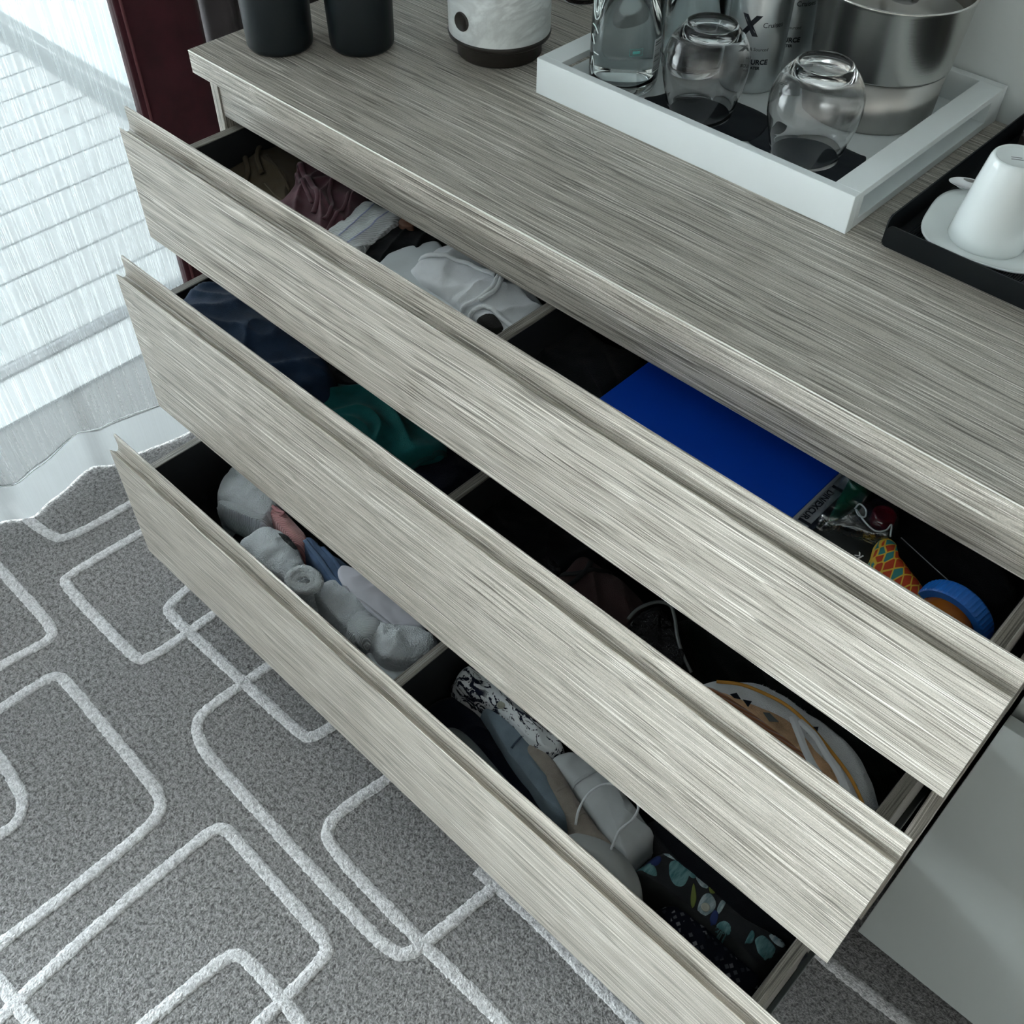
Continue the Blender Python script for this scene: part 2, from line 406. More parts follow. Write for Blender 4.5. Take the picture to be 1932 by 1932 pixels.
Mw = mat('wall_paint', (.74, .78, .78), .8); Mwh = mat('room_paint', (.26, .26, .25), .9); Mwd = mat('room_panelling', (.22, .20, .18), .7)
tag(box('wall_back', (-.95, .768, -.03), (3.4, .84, 2.4), Mw), kind='structure')
tag(box('wall_right', (3.3, -4.7, -.03), (3.4, .768, 2.4), Mwd), kind='structure')
tag(box('wall_front', (-.95, -4.7, -.03), (3.3, -4.6, 2.4), Mwd), kind='structure')
tag(box('ceiling', (-.95, -4.7, 2.4), (3.4, .84, 2.46), Mwh), kind='structure')
wl = tag(box('wall_left', (-.83, -4.6, 2.28), (-.70, .768, 2.4), Mwh), kind='structure')
box('light_block_panel', (-.85, -4.6, 0), (-.70, -1.02, .42), Mwh, wl)  # low wall added out of view to keep low window light off the carpet
# threshold plate, sliding door track and glass
w1 = bpy.data.objects.new('window_1', None); col.objects.link(w1); tag(w1, kind='structure')
Mt = mat('threshold_plate', (.62, .66, .67), .5); Mf = mat('grey_door_frame', (.07, .075, .085), .5)
box('sill', (-.775, -4.6, -.03), (-.63, .768, .006), Mt, w1, .001)
box('track', (-.815, -4.6, -.03), (-.775, .768, .010), Mf, w1, .002)
box('jamb', (-.83, .50, .01), (-.77, .768, 2.28), Mf, w1, .002)
box('mullion', (-.82, -1.02, .01), (-.78, -.97, 2.28), Mf, w1, .002)
box('glass', (-.803, -.97, .01), (-.797, .50, 2.28), M['pane'], w1)
box('glass', (-.803, -4.6, .42), (-.797, -1.02, 2.28), M['pane'], w1)

# balcony deck of wide boards outside
dk = tag(box('balcony_deck', (-4.2, -5.2, -.10), (-.815, 3.2, -.034), mat('joint_dark', (.16, .17, .18), .9)), 'pale balcony deck of wide boards seen through the sheer curtain', None, kind='structure')
Md = mat('deck_board_pale', (.34, .35, .35), .7)
v = coords(Md, (3, 40, 3)); L(Md, ramp(Md, [(.3, (.175, .182, .182)), (.7, (.225, .234, .234))], noi(Md, v, 4, 3)), bsdf(Md).inputs['Base Color'])
xs = [-.818]+[-.856-.1515*i for i in range(0, 21)]
bd = None
for i, (a, b) in enumerate(zip(xs, xs[1:])):
    o = box('deck_board', (b+.004, -5.1, -.034), (a-.004, 3.1, -.02), Md, dk, .001, 1)
tag(box('ceiling', (-2.6, -5.2, 2.42), (-.95, 3.2, 2.55), Mwh), kind='structure')  # unseen balcony soffit, added to block sky light from sheer and deck
# divider screen between the balconies, with a dark grey strip along its foot
sr = thing('balcony_screen', 'frosted white divider screen with a grey strip along its foot, outside beyond the deck', 'screen', (-2.2, .86, -.02))
box('base_strip', (-3.9, .80, -.02), (-.95, .90, .07), mat('strip_grey', (.06, .07, .07), .5), sr, .004)
box('screen_panel', (-3.9, .84, .07), (-.95, .86, 2.0), mat('frosted_screen', (.34, .37, .38), .6), sr, .002)

# ---------------------------------------------------------------- curtains
HX = [(-.60, -.345), (-.42, -.372), (-.316, -.3815), (-.263, -.348), (-.206, -.364), (-.103, -.388), (-.061, -.361), (.112, -.330), (.22, -.352), (.30, -.36)]
def hem_x(y, z):
    if y < -.60: base = -.365+.02*sin(y*21)+.012*sin(y*47+1)
    else:
        for (a, xa), (b, xb) in zip(HX, HX[1:]):
            if a <= y <= b: t = (y-a)/(b-a); t = t*t*(3-2*t); base = xa+(xb-xa)*t; break
        else: base = -.36
    g = max(0, 1-z/1.1)
    return -.362+(base+.362)*(.35+.65*g) + .010*sin(y*26+.6)*(1-g)
sh = thing('sheer_curtain', 'floor-length white sheer curtain with fine ribs hanging before the balcony door', 'curtain', (-.36, -.5, 0))
def sheet(name, z0, z1, nz, dx, m, parent, y0=-0.94, y1=.26, step=.012):
    bm = bmesh.new(); ny = int((y1-y0)/step); prev = None
    for j in range(nz+1):
        z = z0+(z1-z0)*j/nz
        row = [bm.verts.new((hem_x(y0+(y1-y0)*i/ny, z)+dx, y0+(y1-y0)*i/ny, z)) for i in range(ny+1)]
        if prev:
            for i in range(ny): bm.faces.new((prev[i], prev[i+1], row[i+1], row[i]))
        prev = row
    o = link(name, bm, m, smooth=True); put(o, parent); return o
sheet('net_panel', .102, 2.25, 24, 0, M['sheer'], sh)
sheet('hem', .002, .104, 4, .002, M['sheer_hem'], sh)
tube('hem_seam', [(hem_x(-.92+.02*i, .103)+.003, -.92+.02*i, .103+.006*sin(i*.31)) for i in range(59)], .0011, mat('seam_white', (.9, .95, .96), .6), sh, smooth_pts=False, n=6)

Mb = cloth_mat('burgundy_fabric', (.055, .010, .016), 1400, .25, .85, .25, .25)
bc = thing('blackout_curtain', 'dark burgundy blackout curtain panel hanging beside the worktop corner', 'curtain', (-.30, .26, 0))
def drape(name, plan, z0, z1, th, m, parent):
    P = cr(plan, 8); bm = bmesh.new(); n = len(P); loop = []
    for i in range(n):
        t = (P[min(i+1, n-1)]-P[max(i-1, 0)]).normalized(); loop.append(P[i]+Vector((-t.y, t.x))*th)
    for i in range(n-1, -1, -1):
        t = (P[min(i+1, n-1)]-P[max(i-1, 0)]).normalized(); loop.append(P[i]-Vector((-t.y, t.x))*th)
    A = [bm.verts.new((p.x, p.y, z0)) for p in loop]; B = [bm.verts.new((p.x, p.y, z1)) for p in loop]; k = len(loop)
    for i in range(k): bm.faces.new((A[i], A[(i+1) % k], B[(i+1) % k], B[i]))
    bm.faces.new(A[::-1]); bm.faces.new(B)
    o = link(name, bm, m, smooth=False); put(o, parent); return o
drape('fabric_panel', [(-.318, .188), (-.304, .1875), (-.297, .195), (-.2975, .25), (-.2985, .31), (-.304, .336), (-.325, .346), (-.345, .335)], .003, 2.25, .0022, Mb, bc)
tube('piping', [(-.2935, .1965, z) for z in (.003, 1.1, 2.25)], .0028, mat('burgundy_piping', (.13, .035, .042), .7), bc, n=8, smooth_pts=False)
gc = tag(drape('lining_curtain', [(-.352, .356), (-.325, .356), (-.30, .362), (-.270, .378), (-.292, .405), (-.262, .44), (-.296, .475), (-.262, .52), (-.295, .56), (-.262, .61), (-.292, .66), (-.262, .71), (-.285, .75)], .003, 2.25, .002, cloth_mat('grey_lining', (.065, .056, .060), 1200, .1, .9, .2, .05), bc), None)
gc.parent = None; tag(gc, 'grey pleated curtain in the corner behind the burgundy one', 'curtain'); gc.data.shade_smooth()

# ================================================================ DRESSER
W = 1.33; YP = .1559
wt = thing('worktop', 'long grey-beige wood-grain worktop over the drawers', 'worktop', (1.0, .45, .9125))
bm = bmesh.new(); bmesh.ops.create_cube(bm, size=1); lo, hi = (-.0123, .1379, .9125), (3.0, .767, .9476)
for v_ in bm.verts: v_.co = [(lo[i]+hi[i])/2+v_.co[i]*(hi[i]-lo[i]) for i in range(3)]
bmesh.ops.bevel(bm, geom=list(bm.edges), offset=.0022, segments=3, affect='EDGES')
put(link('top_slab', bm, M['wood_x']), wt)
tube('edge_bead', [(-.010, .1384, .9466), (1.5, .1384, .9466), (3.0, .1384, .9466)], .0009, M['edge'], wt, smooth_pts=False, n=8)

dr = thing('dresser', 'wood-grain chest of three open drawers under the worktop', 'dresser', (W/2, .45, 0))
box('side_panel', (0, YP, .095), (.0173, .765, .9125), M['wood_z'], dr, .0006)
box('side_panel', (W-.0173, YP, .095), (W, .765, .9125), M['wood_z'], dr, .0006)
box('top_rail', (.0178, YP+.0025, .8511), (W-.0178, YP+.020, .9125), M['wood_x'], dr, .0006)
box('back_panel', (.0173, .750, .10), (W-.0173, .765, .9125), M['dark_panel'], dr)
box('plinth', (.03, .26, 0), (W-.03, .75, .095), M['dark_panel'], dr)
box('base_panel', (.0173, YP, .095), (W-.0173, .75, .106), M['dark_panel'], dr)

PROF = [(.0011, -.0256), (.0030, -.0279), (.0060, -.0312), (.0085, -.0342), (.0102, -.0352), (.0122, -.0353), (.0138, -.0342), (.0150, -.0318), (.0158, -.0285), (.0161, -.0240), (.0160, -.0145), (.0156, -.0040), (.0160, -.0014), (.0172, -.0002), (.0186, 0), (.0196, -.0010)]
def drawer(name, y0, ztop, zbot, label):
    """front with a routed finger pull; sides, back, bottom and divider are its sub-parts"""
    H = ztop
    prof = [(y0, zbot+.0006), (y0, H-.0262)] + [(y0+a, H+b) for a, b in PROF] + [(y0+.0196, zbot+.0006), (y0+.0188, zbot), (y0+.0008, zbot)]
    f = prism(name, prof, 0, W, M['wood_x'], dr); f['label'] = label
    zs_ = H-.0735; zb = zbot+.012; yb = y0+.0196; ye = y0+.56
    def sub(n, lo, hi, m, b=.0008):
        o = box(n, lo, hi, m, None, b, 1); put(o, f); return o
    for xa, xb, inner in ((.0283, .0436, 1), (W-.0436, W-.0283, 0)):
        s = sub('drawer_side', (xa, yb, zb), (xb, ye, zs_), M['side'] )
    sub('inner_face', (.0436, yb+.0005, zb+.002), (.0442, ye, zs_-.0012), M['dark_panel'], 0)
    sub('inner_face', (W-.0442, yb+.0005, zb+.002), (W-.0436, ye, zs_-.0012), M['dark_panel'], 0)
    sub('inner_face', (.0442, yb, zb+.002), (W-.0442, yb+.0006, zs_+.02), M['dark_panel'], 0)
    sub('divider', (.6570, yb+.0006, zb), (.6730, ye-.012, zs_), M['side'])
    sub('inner_face', (.6564, yb+.001, zb+.002), (.6570, ye-.012, zs_-.0012), M['dark_panel'], 0)
    sub('inner_face', (.6730, yb+.001, zb+.002), (.6736, ye-.012, zs_-.0012), M['dark_panel'], 0)
    sub('drawer_back', (.0436, ye-.012, zb), (W-.0436, ye, zs_), M['dark_panel'])
    sub('drawer_bottom', (.0436, yb, zb-.004), (W-.0436, ye-.012, zb+.006), M['dark_panel'], 0)
    for xa in (.0205, W-.0283):
        sub('slide_rail', (xa, max(y0+.02, y0+.03), zb+.004), (xa+.0078, ye, zb+.034), M['steel_dark'], .001)
    return f
M['side'] = wood('laminate_side', 'Y', .50)
drawer('drawer', 0.0, .9109, .7079, 'shallow top drawer with small clothes and odds and ends')
drawer('drawer', -.0708, .7007, .4054, 'deep middle drawer with dark clothes')
drawer('drawer', -.1773, .4004, .1089, 'deep bottom drawer pulled out furthest')
# slide catch beside the middle drawer
# neighbouring cupboard with a white door
cb = thing('cupboard', 'plain pale grey cupboard door unit right of the drawers', 'cupboard', (1.9, .45, 0))
box('door', (1.3345, YP, .0600), (2.25, YP+.018, .6555), M['white_door'], cb, .0010)
box('upper_panel', (1.3345, YP+.010, .690), (2.25, YP+.026, .905), M['white_door'], cb, .001)
box('gap_rail', (1.3345, YP+.030, .60), (2.25, YP+.045, .75), M['white_door'], cb, .001)
box('carcass', (1.3345, YP+.05, .0600), (2.25, .75, .9125), M['dark_panel'], cb)

# ================================================================ ON THE WORKTOP
ZT = .9476
def cup_prof(r0, r1, h, t=.003, rb=.006):
    return [(0, 0), (r0-rb, 0), (r0-rb*.4, .0012), (r0-rb*.08, rb*.5), (r0, rb), (r0+(r1-r0)*.5, h*.5), (r1, h-.001), (r1-t*.5, h), (r1-t, h-.001), (r0-t+(r1-r0)*.5, h*.5), (r0-t, .008), (0, .008)]
b1 = lathe('tumbler', cup_prof(.0475, .0510, .16, rb=.010), (.0701, .2415, ZT), M['black_matt']); tag(b1, 'matt black tumbler nearest the worktop corner and the curtain', 'tumbler', 'matt black tumblers on the worktop')
b2 = lathe('tumbler', cup_prof(.0462, .0500, .16, rb=.010), (.1544, .3236, ZT), M['black_matt']); tag(b2, 'matt black tumbler between the other black tumbler and the marble appliance', 'tumbler', 'matt black tumblers on the worktop')

kx, ky = .3053, .4516
kt = thing('kettle', 'round white marble-look appliance with a dark knob on a bronze base', 'appliance', (kx, ky, ZT))
lathe('base', [(0, 0), (.0585, 0), (.0604, .002), (.0604, .020), (.0615, .0225), (.066, .0250), (0, .0255)], (kx, ky, ZT), M['brown_dark'], kt)
lathe('rim', [(.060, .0225), (.0690, .0240), (.0725, .0270), (.0735, .0310), (.0725, .0330), (.060, .0330)], (kx, ky, ZT), M['brown_dark'], kt, closed=True)
lathe('body', [(.050, .0255), (.0712, .0285), (.0722, .034), (.0722, .20), (.068, .205), (0, .205)], (kx, ky, ZT), M['marble'], kt)
ka = RD(-91.5); kn = Vector((cos(ka), sin(ka), 0)); kc = Vector((kx, ky, ZT+.0610))
def disc_on(name, c, nrm, prof, m, parent, n=40):
    o = lathe(name, prof, (0, 0, 0), m, None, n)
    q = nrm.to_track_quat('Z', 'Y'); me = o.data
    for v_ in me.vertices: v_.co = q @ v_.co + c
    if parent: put(o, parent)
    return o
disc_on('knob', kc + kn*.0715, kn, [(0, -.004), (.0128, -.004), (.0128, .0015), (.0118, .0030), (.0108, .0030), (.0100, .0022), (0, .0026)], M['brown_dark'], kt)

# small glass standing behind the tray, only its foot in view
sg = lathe('stemless_glass', [(0, 0), (.030, 0), (.0325, .002), (.034, .010), (.036, .09), (.0345, .09), (.0325, .012), (.029, .006), (0, .006)], (.268, .672, ZT), M['glass']); tag(sg, 'clear glass foot at the top edge between the marble appliance and the tray', 'glass')

# ---- white tray with handle slots
tx0, tx1, ty0, ty1, th = .430, .9115, .394, .763, .048
tr = thing('tray', 'white rectangular lacquered tray with slotted side handles', 'tray', ((tx0+tx1)/2, (ty0+ty1)/2, ZT))
box('front_wall', (tx0, ty0, ZT), (tx1, ty0+.0125, ZT+th), M['white_paint'], tr, .0009)
box('back_wall', (tx0, ty1-.0125, ZT), (tx1, ty1, ZT+th), M['white_paint'], tr, .0009)
box('tray_floor', (tx0+.031, ty0+.0125, ZT+.003), (tx1-.031, ty1-.0125, ZT+.011), M['white_paint'], tr)
for sgn, xa in ((1, tx1-.033), (-1, tx0)):
    xb = xa+.033
    # side walls are hollow: an open slot between top and bottom plates
    box('handle_top', (xa, ty0+.0125, ZT+th-.009), (xb, ty1-.0125, ZT+th), M['white_paint'], tr, .0007)
    box('handle_bottom', (xa, ty0+.0125, ZT+.001), (xb, ty1-.0125, ZT+.012), M['white_paint'], tr, .0007)
    box('handle_post', (xa, ty0+.0125, ZT+.010), (xb, ty0+.022, ZT+th-.008), M['white_paint'], tr)
    box('handle_post', (xa, ty1-.040, ZT+.010), (xb, ty1-.0125, ZT+th-.008), M['white_paint'], tr)
    if sgn > 0: box('handle_web', (xa, ty0+.022, ZT+.010), (xa+.008, ty1-.040, ZT+th-.008), M['white_paint'], tr)
ZF = ZT+.0112
# ---- black paper napkins under the glasses
def napkin(pts, lab, seed):
    o = cloth('napkin', pts, ZF+.0022, ZF+.0002, M['black_napkin'], lab, 'napkin', bulge=.0004, drop=.0012, fold=(.9, 25, .0006), seed=seed, fine=.0005, K=16, group='black napkins on the tray'); return o
napkin([(0.5597,0.4636),(0.5674,0.4877),(0.5795,0.5355),(0.6175,0.5376),(0.6513,0.5445),(0.6943,0.5430),(0.7106,0.5337),(0.7220,0.5029),(0.7215,0.4689),(0.6693,0.4506),(0.6012,0.4505)], 'black paper napkin under the left upturned glass', 3.3)
napkin([(0.7184,0.5222),(0.7193,0.5424),(0.7663,0.5318),(0.7988,0.5418),(0.8376,0.5405),(0.8495,0.5381),(0.8594,0.5045),(0.8581,0.4612),(0.7976,0.4605),(0.7269,0.4669),(0.7224,0.4883)], 'black paper napkin under the right upturned glass', 5.1)

GP = [(.0392, .0004), (.0403, .0), (.0413, .0012), (.0448, .016), (.0498, .034), (.0536, .052), (.0546, .064), (.0533, .078), (.0482, .092), (.0425, .1010), (.0375, .1062), (.0345, .1095), (.0330, .1122), (.0318, .1138), (.0300, .1140), (.0288, .1128), (.0270, .1118), (0, .1105)]
GI = [(0, .1020), (.0240, .1010), (.0350, .0972), (.0450, .0895), (.0508, .0770), (.0524, .064), (.0518, .052), (.0482, .0345), (.0433, .0165), (.0400, .0020)]
def upturned(name, c, s, lab):
    prof = [(r*s, z) for r, z in GP] + [(r*s, z) for r, z in GI]
    o = lathe(name, prof[:-1], c, M['glass'], None, 80)
    bm = bmesh.new(); bm.from_mesh(o.data); bmesh.ops.remove_doubles(bm, verts=bm.verts, dist=1e-5)
    # close the rim
    es = [e for e in bm.edges if len(e.link_faces) == 1]
    if es: bmesh.ops.bridge_loops(bm, edges=es)
    bmesh.ops.recalc_face_normals(bm, faces=bm.faces); bm.to_mesh(o.data); bm.free(); o.data.shade_smooth()
    tag(o, lab, 'glass', 'upturned glasses on the tray'); return o
upturned('drinking_glass', (.6345, .4840, ZF+.0022), 1.0, 'clear stemless glass upside down beside the water bottle')
upturned('drinking_glass', (.7900, .4910, ZF+.0022), 1.03, 'clear stemless glass upside down in front of the steel bucket')

# ---- water bottles
def bottle(name, c, r, lab, stand, deco):
    t = thing(name, lab, 'bottle', c, 'water bottles on the tray')
    P = [(0, .004), (r*.55, .003), (r*.80, .0), (r*.93, .003), (r*.99, .012), (r, .022), (r, .17), (r*.93, .19), (r*.6, .225), (r*.36, .25), (r*.34, .285)]
    I = [(r*.28, .285), (r*.30, .25), (r*.54, .226), (r*.88, .188), (r-.0026, .168), (r-.0026, .024), (r*.90, .014), (r*.7, .010), (0, .011)]
    lathe('glass_wall', P+I, c, M['glass_tint'], t, 72)
    lathe('water', [(0, .0114), (r*.69, .0104), (r*.895, .0144), (r-.0029, .0245), (r-.0029, .150), (0, .150)], c, M['water'], t, 72)
    lathe('cap', [(0, .296), (r*.38, .296), (r*.40, .292), (r*.40, .272), (r*.35, .272)], c, M['alu'], t, 32)
    return t
bo = bottle('water_bottle', (.5110, .4776, ZF), .0465, 'clear water bottle with barcode and embossed letters at the tray front', 0, 1)
bo2 = bottle('water_bottle', (.5440, .5830, ZF), .0425, 'clear water bottle standing behind the barcoded one', 0, 0)
# embossed strokes running up the left flank
def em(name, pts, r=.0009):
    c = (.5110, .4776); R_ = .0468
    o = tube(name, [(c[0]+R_*cos(RD(a)), c[1]+R_*sin(RD(a)), ZF+z) for a, z in pts], r, mat('embossed_white', (.8, .88, .88), .2), bo, n=6); return o
em('embossed_letter', [(-122, .124), (-121, .105), (-113, .094), (-104, .098), (-101, .110), (-102, .126)])
em('embossed_letter', [(-116, .118), (-115, .106), (-109, .103), (-106, .112), (-107, .122)])
em('embossed_letter', [(-122, .085), (-112, .084), (-104, .078)])
em('embossed_letter', [(-122, .072), (-112, .062)])
em('embossed_letter', [(-112, .052), (-100, .052)])
for zc in (.030,): em('embossed_letter', [(-117, .045), (-120, .032), (-114, .022), (-110, .034), (-117, .045)], .0007)
# barcode and small printed stamp
bc_m = M['ink']; lb = box('barcode_label', (0, 0, 0), (.001, .001, .001), M['white_paint'])
me = lb.data; bm = bmesh.new(); R_ = .04675
def cyl_quad(bm, a0, a1, z0, z1, R_, cx=.5110, cy=.4776, zb=ZF, k=4):
    prev = None
    for i in range(k+1):
        a = RD(a0+(a1-a0)*i/k); p = [bm.verts.new((cx+R_*cos(a), cy+R_*sin(a), zb+z)) for z in (z0, z1)]
        if prev: bm.faces.new((prev[0], p[0], p[1], prev[1]))
        prev = p
cyl_quad(bm, -1, 21, .030, .074, .04662); bm.to_mesh(me); bm.free(); put(lb, bo)
bm = bmesh.new(); z = .032; random.seed(9)
while z < .072:
    w_ = random.choice((.0005, .0005, .001, .0015)); cyl_quad(bm, 1, 19, z, z+w_, .04672); z += w_+random.choice((.0007, .0011))
put(link('barcode', bm, bc_m), bo)
bm = bmesh.new(); T_ = mat('teal_print', (.10, .42, .40), .5)
for (a0, a1, z0, z1) in ((-46, -24, .0672, .0678), (-46, -24, .0588, .0594), (-46, -45.3, .0588, .0678), (-24.7, -24, .0588, .0678), (-41, -29, .0612, .0650)): cyl_quad(bm, a0, a1, z0, z1, .04672)
put(link('printed_stamp', bm, T_), bo)
# rear label seen through the water
bm = bmesh.new(); cyl_quad(bm, 20, 100, .112, .17, .0461, k=16); put(link('rear_label', bm, mat('brown_label', (.10, .085, .08), .6)), bo)

# ---- aluminium water bottles with print
def can(name, c, lab, a0):
    t = thing(name, lab, 'bottle', c, 'printed aluminium bottles on the tray'); r = .0395
    lathe('can_body', [(0, .003), (.030, .003), (.0335, 0), (.037, .001), (.0388, .004), (r, .010), (r, .190), (.030, .215), (.017, .228), (.017, .250), (0, .250)], c, M['alu'], t, 72)
    def T(n, s, size, ang, z, bold=0, shear=0): text_mesh(n, s, size, M['ink'], on_cyl(c[0], c[1], r, RD(a0+ang), c[2]+z), t, bold, shear)
    # the big mark: two crossing slanted bars
    bm = bmesh.new(); f_ = on_cyl(c[0], c[1], r, RD(a0), c[2])
    for q in ([(0, .103), (.0075, .103), (.0245, .077), (.017, .077)], [(.0185, .103), (.0265, .103), (.0155, .0895), (.0115, .0945)], [(.0, .077), (.008, .077), (.0135, .0850), (.0095, .0900)]):
        vs = []
        n_ = len(q)
        P_ = []
        for i in range(n_):
            a, b = Vector(q[i]), Vector(q[(i+1) % n_]); P_ += [a+(b-a)*k/5 for k in range(5)]
        cc = sum(P_, Vector((0, 0)))/len(P_); cv = bm.verts.new(f_(cc.x, cc.y, .0002)); vs = [bm.verts.new(f_(p.x, p.y, .0002)) for p in P_]
        for i in range(len(vs)): bm.faces.new((cv, vs[i], vs[(i+1) % len(vs)]))
    put(link('logo_mark', bm, M['ink']), t)
    T('lettering', 'Cruises', .0092, 41, .0885)
    T('lettering', '& Sourced', .0058, 24, .0590)
    T('lettering', 'SOURCE', .0088, 14, .0415, .0003); T('lettering', 'WATER', .0050, 24, .0350, .0002)
    T('lettering', 'WATER', .0098, 8, .1290, .0004)
    return t
can('aluminium_bottle', (.6276, .6038, ZF), 'silver printed aluminium bottle directly behind the left upturned glass', -92)
can('aluminium_bottle', (.6211, .6900, ZF), 'silver printed aluminium bottle further back beside the steel bucket', -92)

# ---- ice bucket
bx_, by_ = .7780, .6600
ib = thing('ice_bucket', 'brushed stainless steel ice bucket in the back corner of the tray', 'bucket', (bx_, by_, ZF))
lathe('lower_body', [(0, 0), (.0790, 0), (.0812, .002), (.0818, .005), (.0850, .069), (.0, .069)], (bx_, by_, ZF), M['steel_satin'], ib, 96)
lathe('upper_wall', [(.0840, .0665), (.0868, .0655), (.0874, .068), (.0935, .150), (.0955, .1535), (.0960, .1552), (.0945, .1562), (.0915, .1545), (.0895, .150), (.0862, .100), (.0850, .0700)], (bx_, by_, ZF), M['steel'], ib, 96, closed=True)
lathe('inner_floor', [(0, .118), (.0870, .118), (.0872, .124), (0, .124)], (bx_, by_, ZF), M['steel_satin'], ib, 64)
lid = tube('tongs', [(bx_-.03, by_+.02, ZF+.135), (bx_+.012, by_-.03, ZF+.150), (bx_+.040, by_-.050, ZF+.1600), (bx_+.047, by_-.052, ZF+.170), (bx_+.036, by_-.010, ZF+.185), (bx_+.01, by_+.03, ZF+.190)], .0055, M['chrome'], None, n=12); tag(lid, 'bent steel ice tongs resting inside the bucket', 'tongs')

# ---- black metal tray at the right
qx, qy = .9523, .4050
kt2 = thing('tray', 'black metal tray with thin upright edges and ribbed mat', 'tray', (1.15, .58, ZT))
def wall_(name, a, b, h, t=.0018, m=M['black_metal']):
    """thin upright plate with rounded top corners"""
    a, b = Vector(a), Vector(b); d = (b-a); L_ = d.length; d.normalize(); nn = Vector((-d.y, d.x)); r = .008
    pr = [(0, .002), (.003, 0), (L_-.003, 0), (L_, .002)] + [(L_-r+r*cos(u), h-r+r*sin(u)) for u in [pi/2*k/6 for k in range(7)]] + [(r-r*sin(u), h-r+r*cos(u)) for u in [pi/2*k/6 for k in range(7)]]
    bm = bmesh.new(); A = [bm.verts.new((a.x+d.x*s, a.y+d.y*s, ZT+z)) for s, z in pr]; B = [bm.verts.new((a.x+d.x*s+nn.x*t, a.y+d.y*s+nn.y*t, ZT+z)) for s, z in pr]; n = len(pr)
    for i in range(n): bm.faces.new((A[i], A[(i+1) % n], B[(i+1) % n], B[i]))
    bm.faces.new(A[::-1]); bm.faces.new(B); bmesh.ops.bevel(bm, geom=[e for e in bm.edges if len(e.link_faces) == 2 and e.calc_face_angle(0) > 1], offset=.0004, segments=1, affect='EDGES')
    put(link(name, bm, m), kt2)
wall_('front_edge', (qx+.0005, qy), (1.56, qy), .0268)
wall_('side_edge', (qx-.0020, .757), (qx-.0020, qy+.002), .0345)
wall_('back_edge', (qx+.003, .758), (1.56, .758), .0268)
box('tray_base', (qx, qy+.001, ZT+.0005), (1.56, .757, ZT+.003), M['black_metal'], kt2)
mt = box('ribbed_mat', (qx+.010, qy+.010, ZT+.003), (1.55, .750, ZT+.0042), M['black_napkin'], kt2)
bm = bmesh.new(); x = qx+.0115
while x < 1.10:
    r0 = bm.verts.new((x, qy+.011, ZT+.0042)); a1 = bm.verts.new((x+.0009, qy+.011, ZT+.0052)); a2 = bm.verts.new((x+.0018, qy+.011, ZT+.0042))
    s0 = bm.verts.new((x, .749, ZT+.0042)); s1 = bm.verts.new((x+.0009, .749, ZT+.0052)); s2 = bm.verts.new((x+.0018, .749, ZT+.0042))
    bm.faces.new((r0, a1, s1, s0)); bm.faces.new((a1, a2, s2, s1)); x += .0027
ribs = link('mat_ribs', bm, mat('rib_black', (.012, .015, .018), .4)); tag(ribs, kind='stuff'); put(ribs, kt2)

# saucer: rounded square
def saucer(c, r, m, lab):
    bm = bmesh.new(); n = 96; prof = [(0, .0060), (.45, .0062), (.52, .0070), (.80, .0120), (.97, .0175), (1.0, .0186), (1.003, .0172), (.985, .0155), (.80, .0085), (.55, .0020), (.50, .0), (.44, .0), (.43, .0020), (0, .0022)]
    rings = []
    for q, z in prof:
        if q == 0: rings.append([bm.verts.new((c[0], c[1], c[2]+z))]); continue
        ring = []
        for i in range(n):
            a = 2*pi*i/n; e = 2.0+1.0*q*q; k = (abs(cos(a))**e+abs(sin(a))**e)**(-1/e)
            a2 = a+RD(12); ring.append(bm.verts.new((c[0]+r*q*k*cos(a2), c[1]+r*q*k*sin(a2), c[2]+z)))
        rings.append(ring)
    for a, b in zip(rings, rings[1:]):
        for i in range(n):
            j = (i+1) % n
            if len(a) == 1: bm.faces.new((a[0], b[i], b[j]))
            elif len(b) == 1: bm.faces.new((a[i], a[j], b[0]))
            else: bm.faces.new((a[i], a[j], b[j], b[i]))
    return tag(link('saucer', bm, m, smooth=True), lab, 'saucer')
ZM = ZT+.0053
saucer((1.040, .4860, ZM), .0745, M['china'], 'white rounded-square saucer on the black tray under the upturned cup')
cpz = ZM+.0066
cup = lathe('cup', [(.0390, .0), (.0418, 0), (.0424, .0012), (.0420, .0045), (.0330, .066), (.0285, .092), (.0278, .0955), (.0262, .0990), (.0245, .1003), (.0228, .0996), (.0218, .0978), (.0205, .0972), (0, .0974)], (1.0365, .4810, cpz), M['china'], None, 80)
tag(cup, 'white conical china cup turned upside down on the saucer', 'cup')
for (sx_, sy_, sl) in ((1.0345, .4815, .0110), (1.0370, .4780, .0125)):
    o = box('base_stamp', (-sl/2, -.0006, 0), (sl/2, .0006, .0001), mat('grey_stamp', (.12, .13, .14), .6)); o.location = (sx_, sy_, cpz+.0974); o.rotation_euler.z = RD(30); bpy.context.view_layer.update(); o.parent = cup
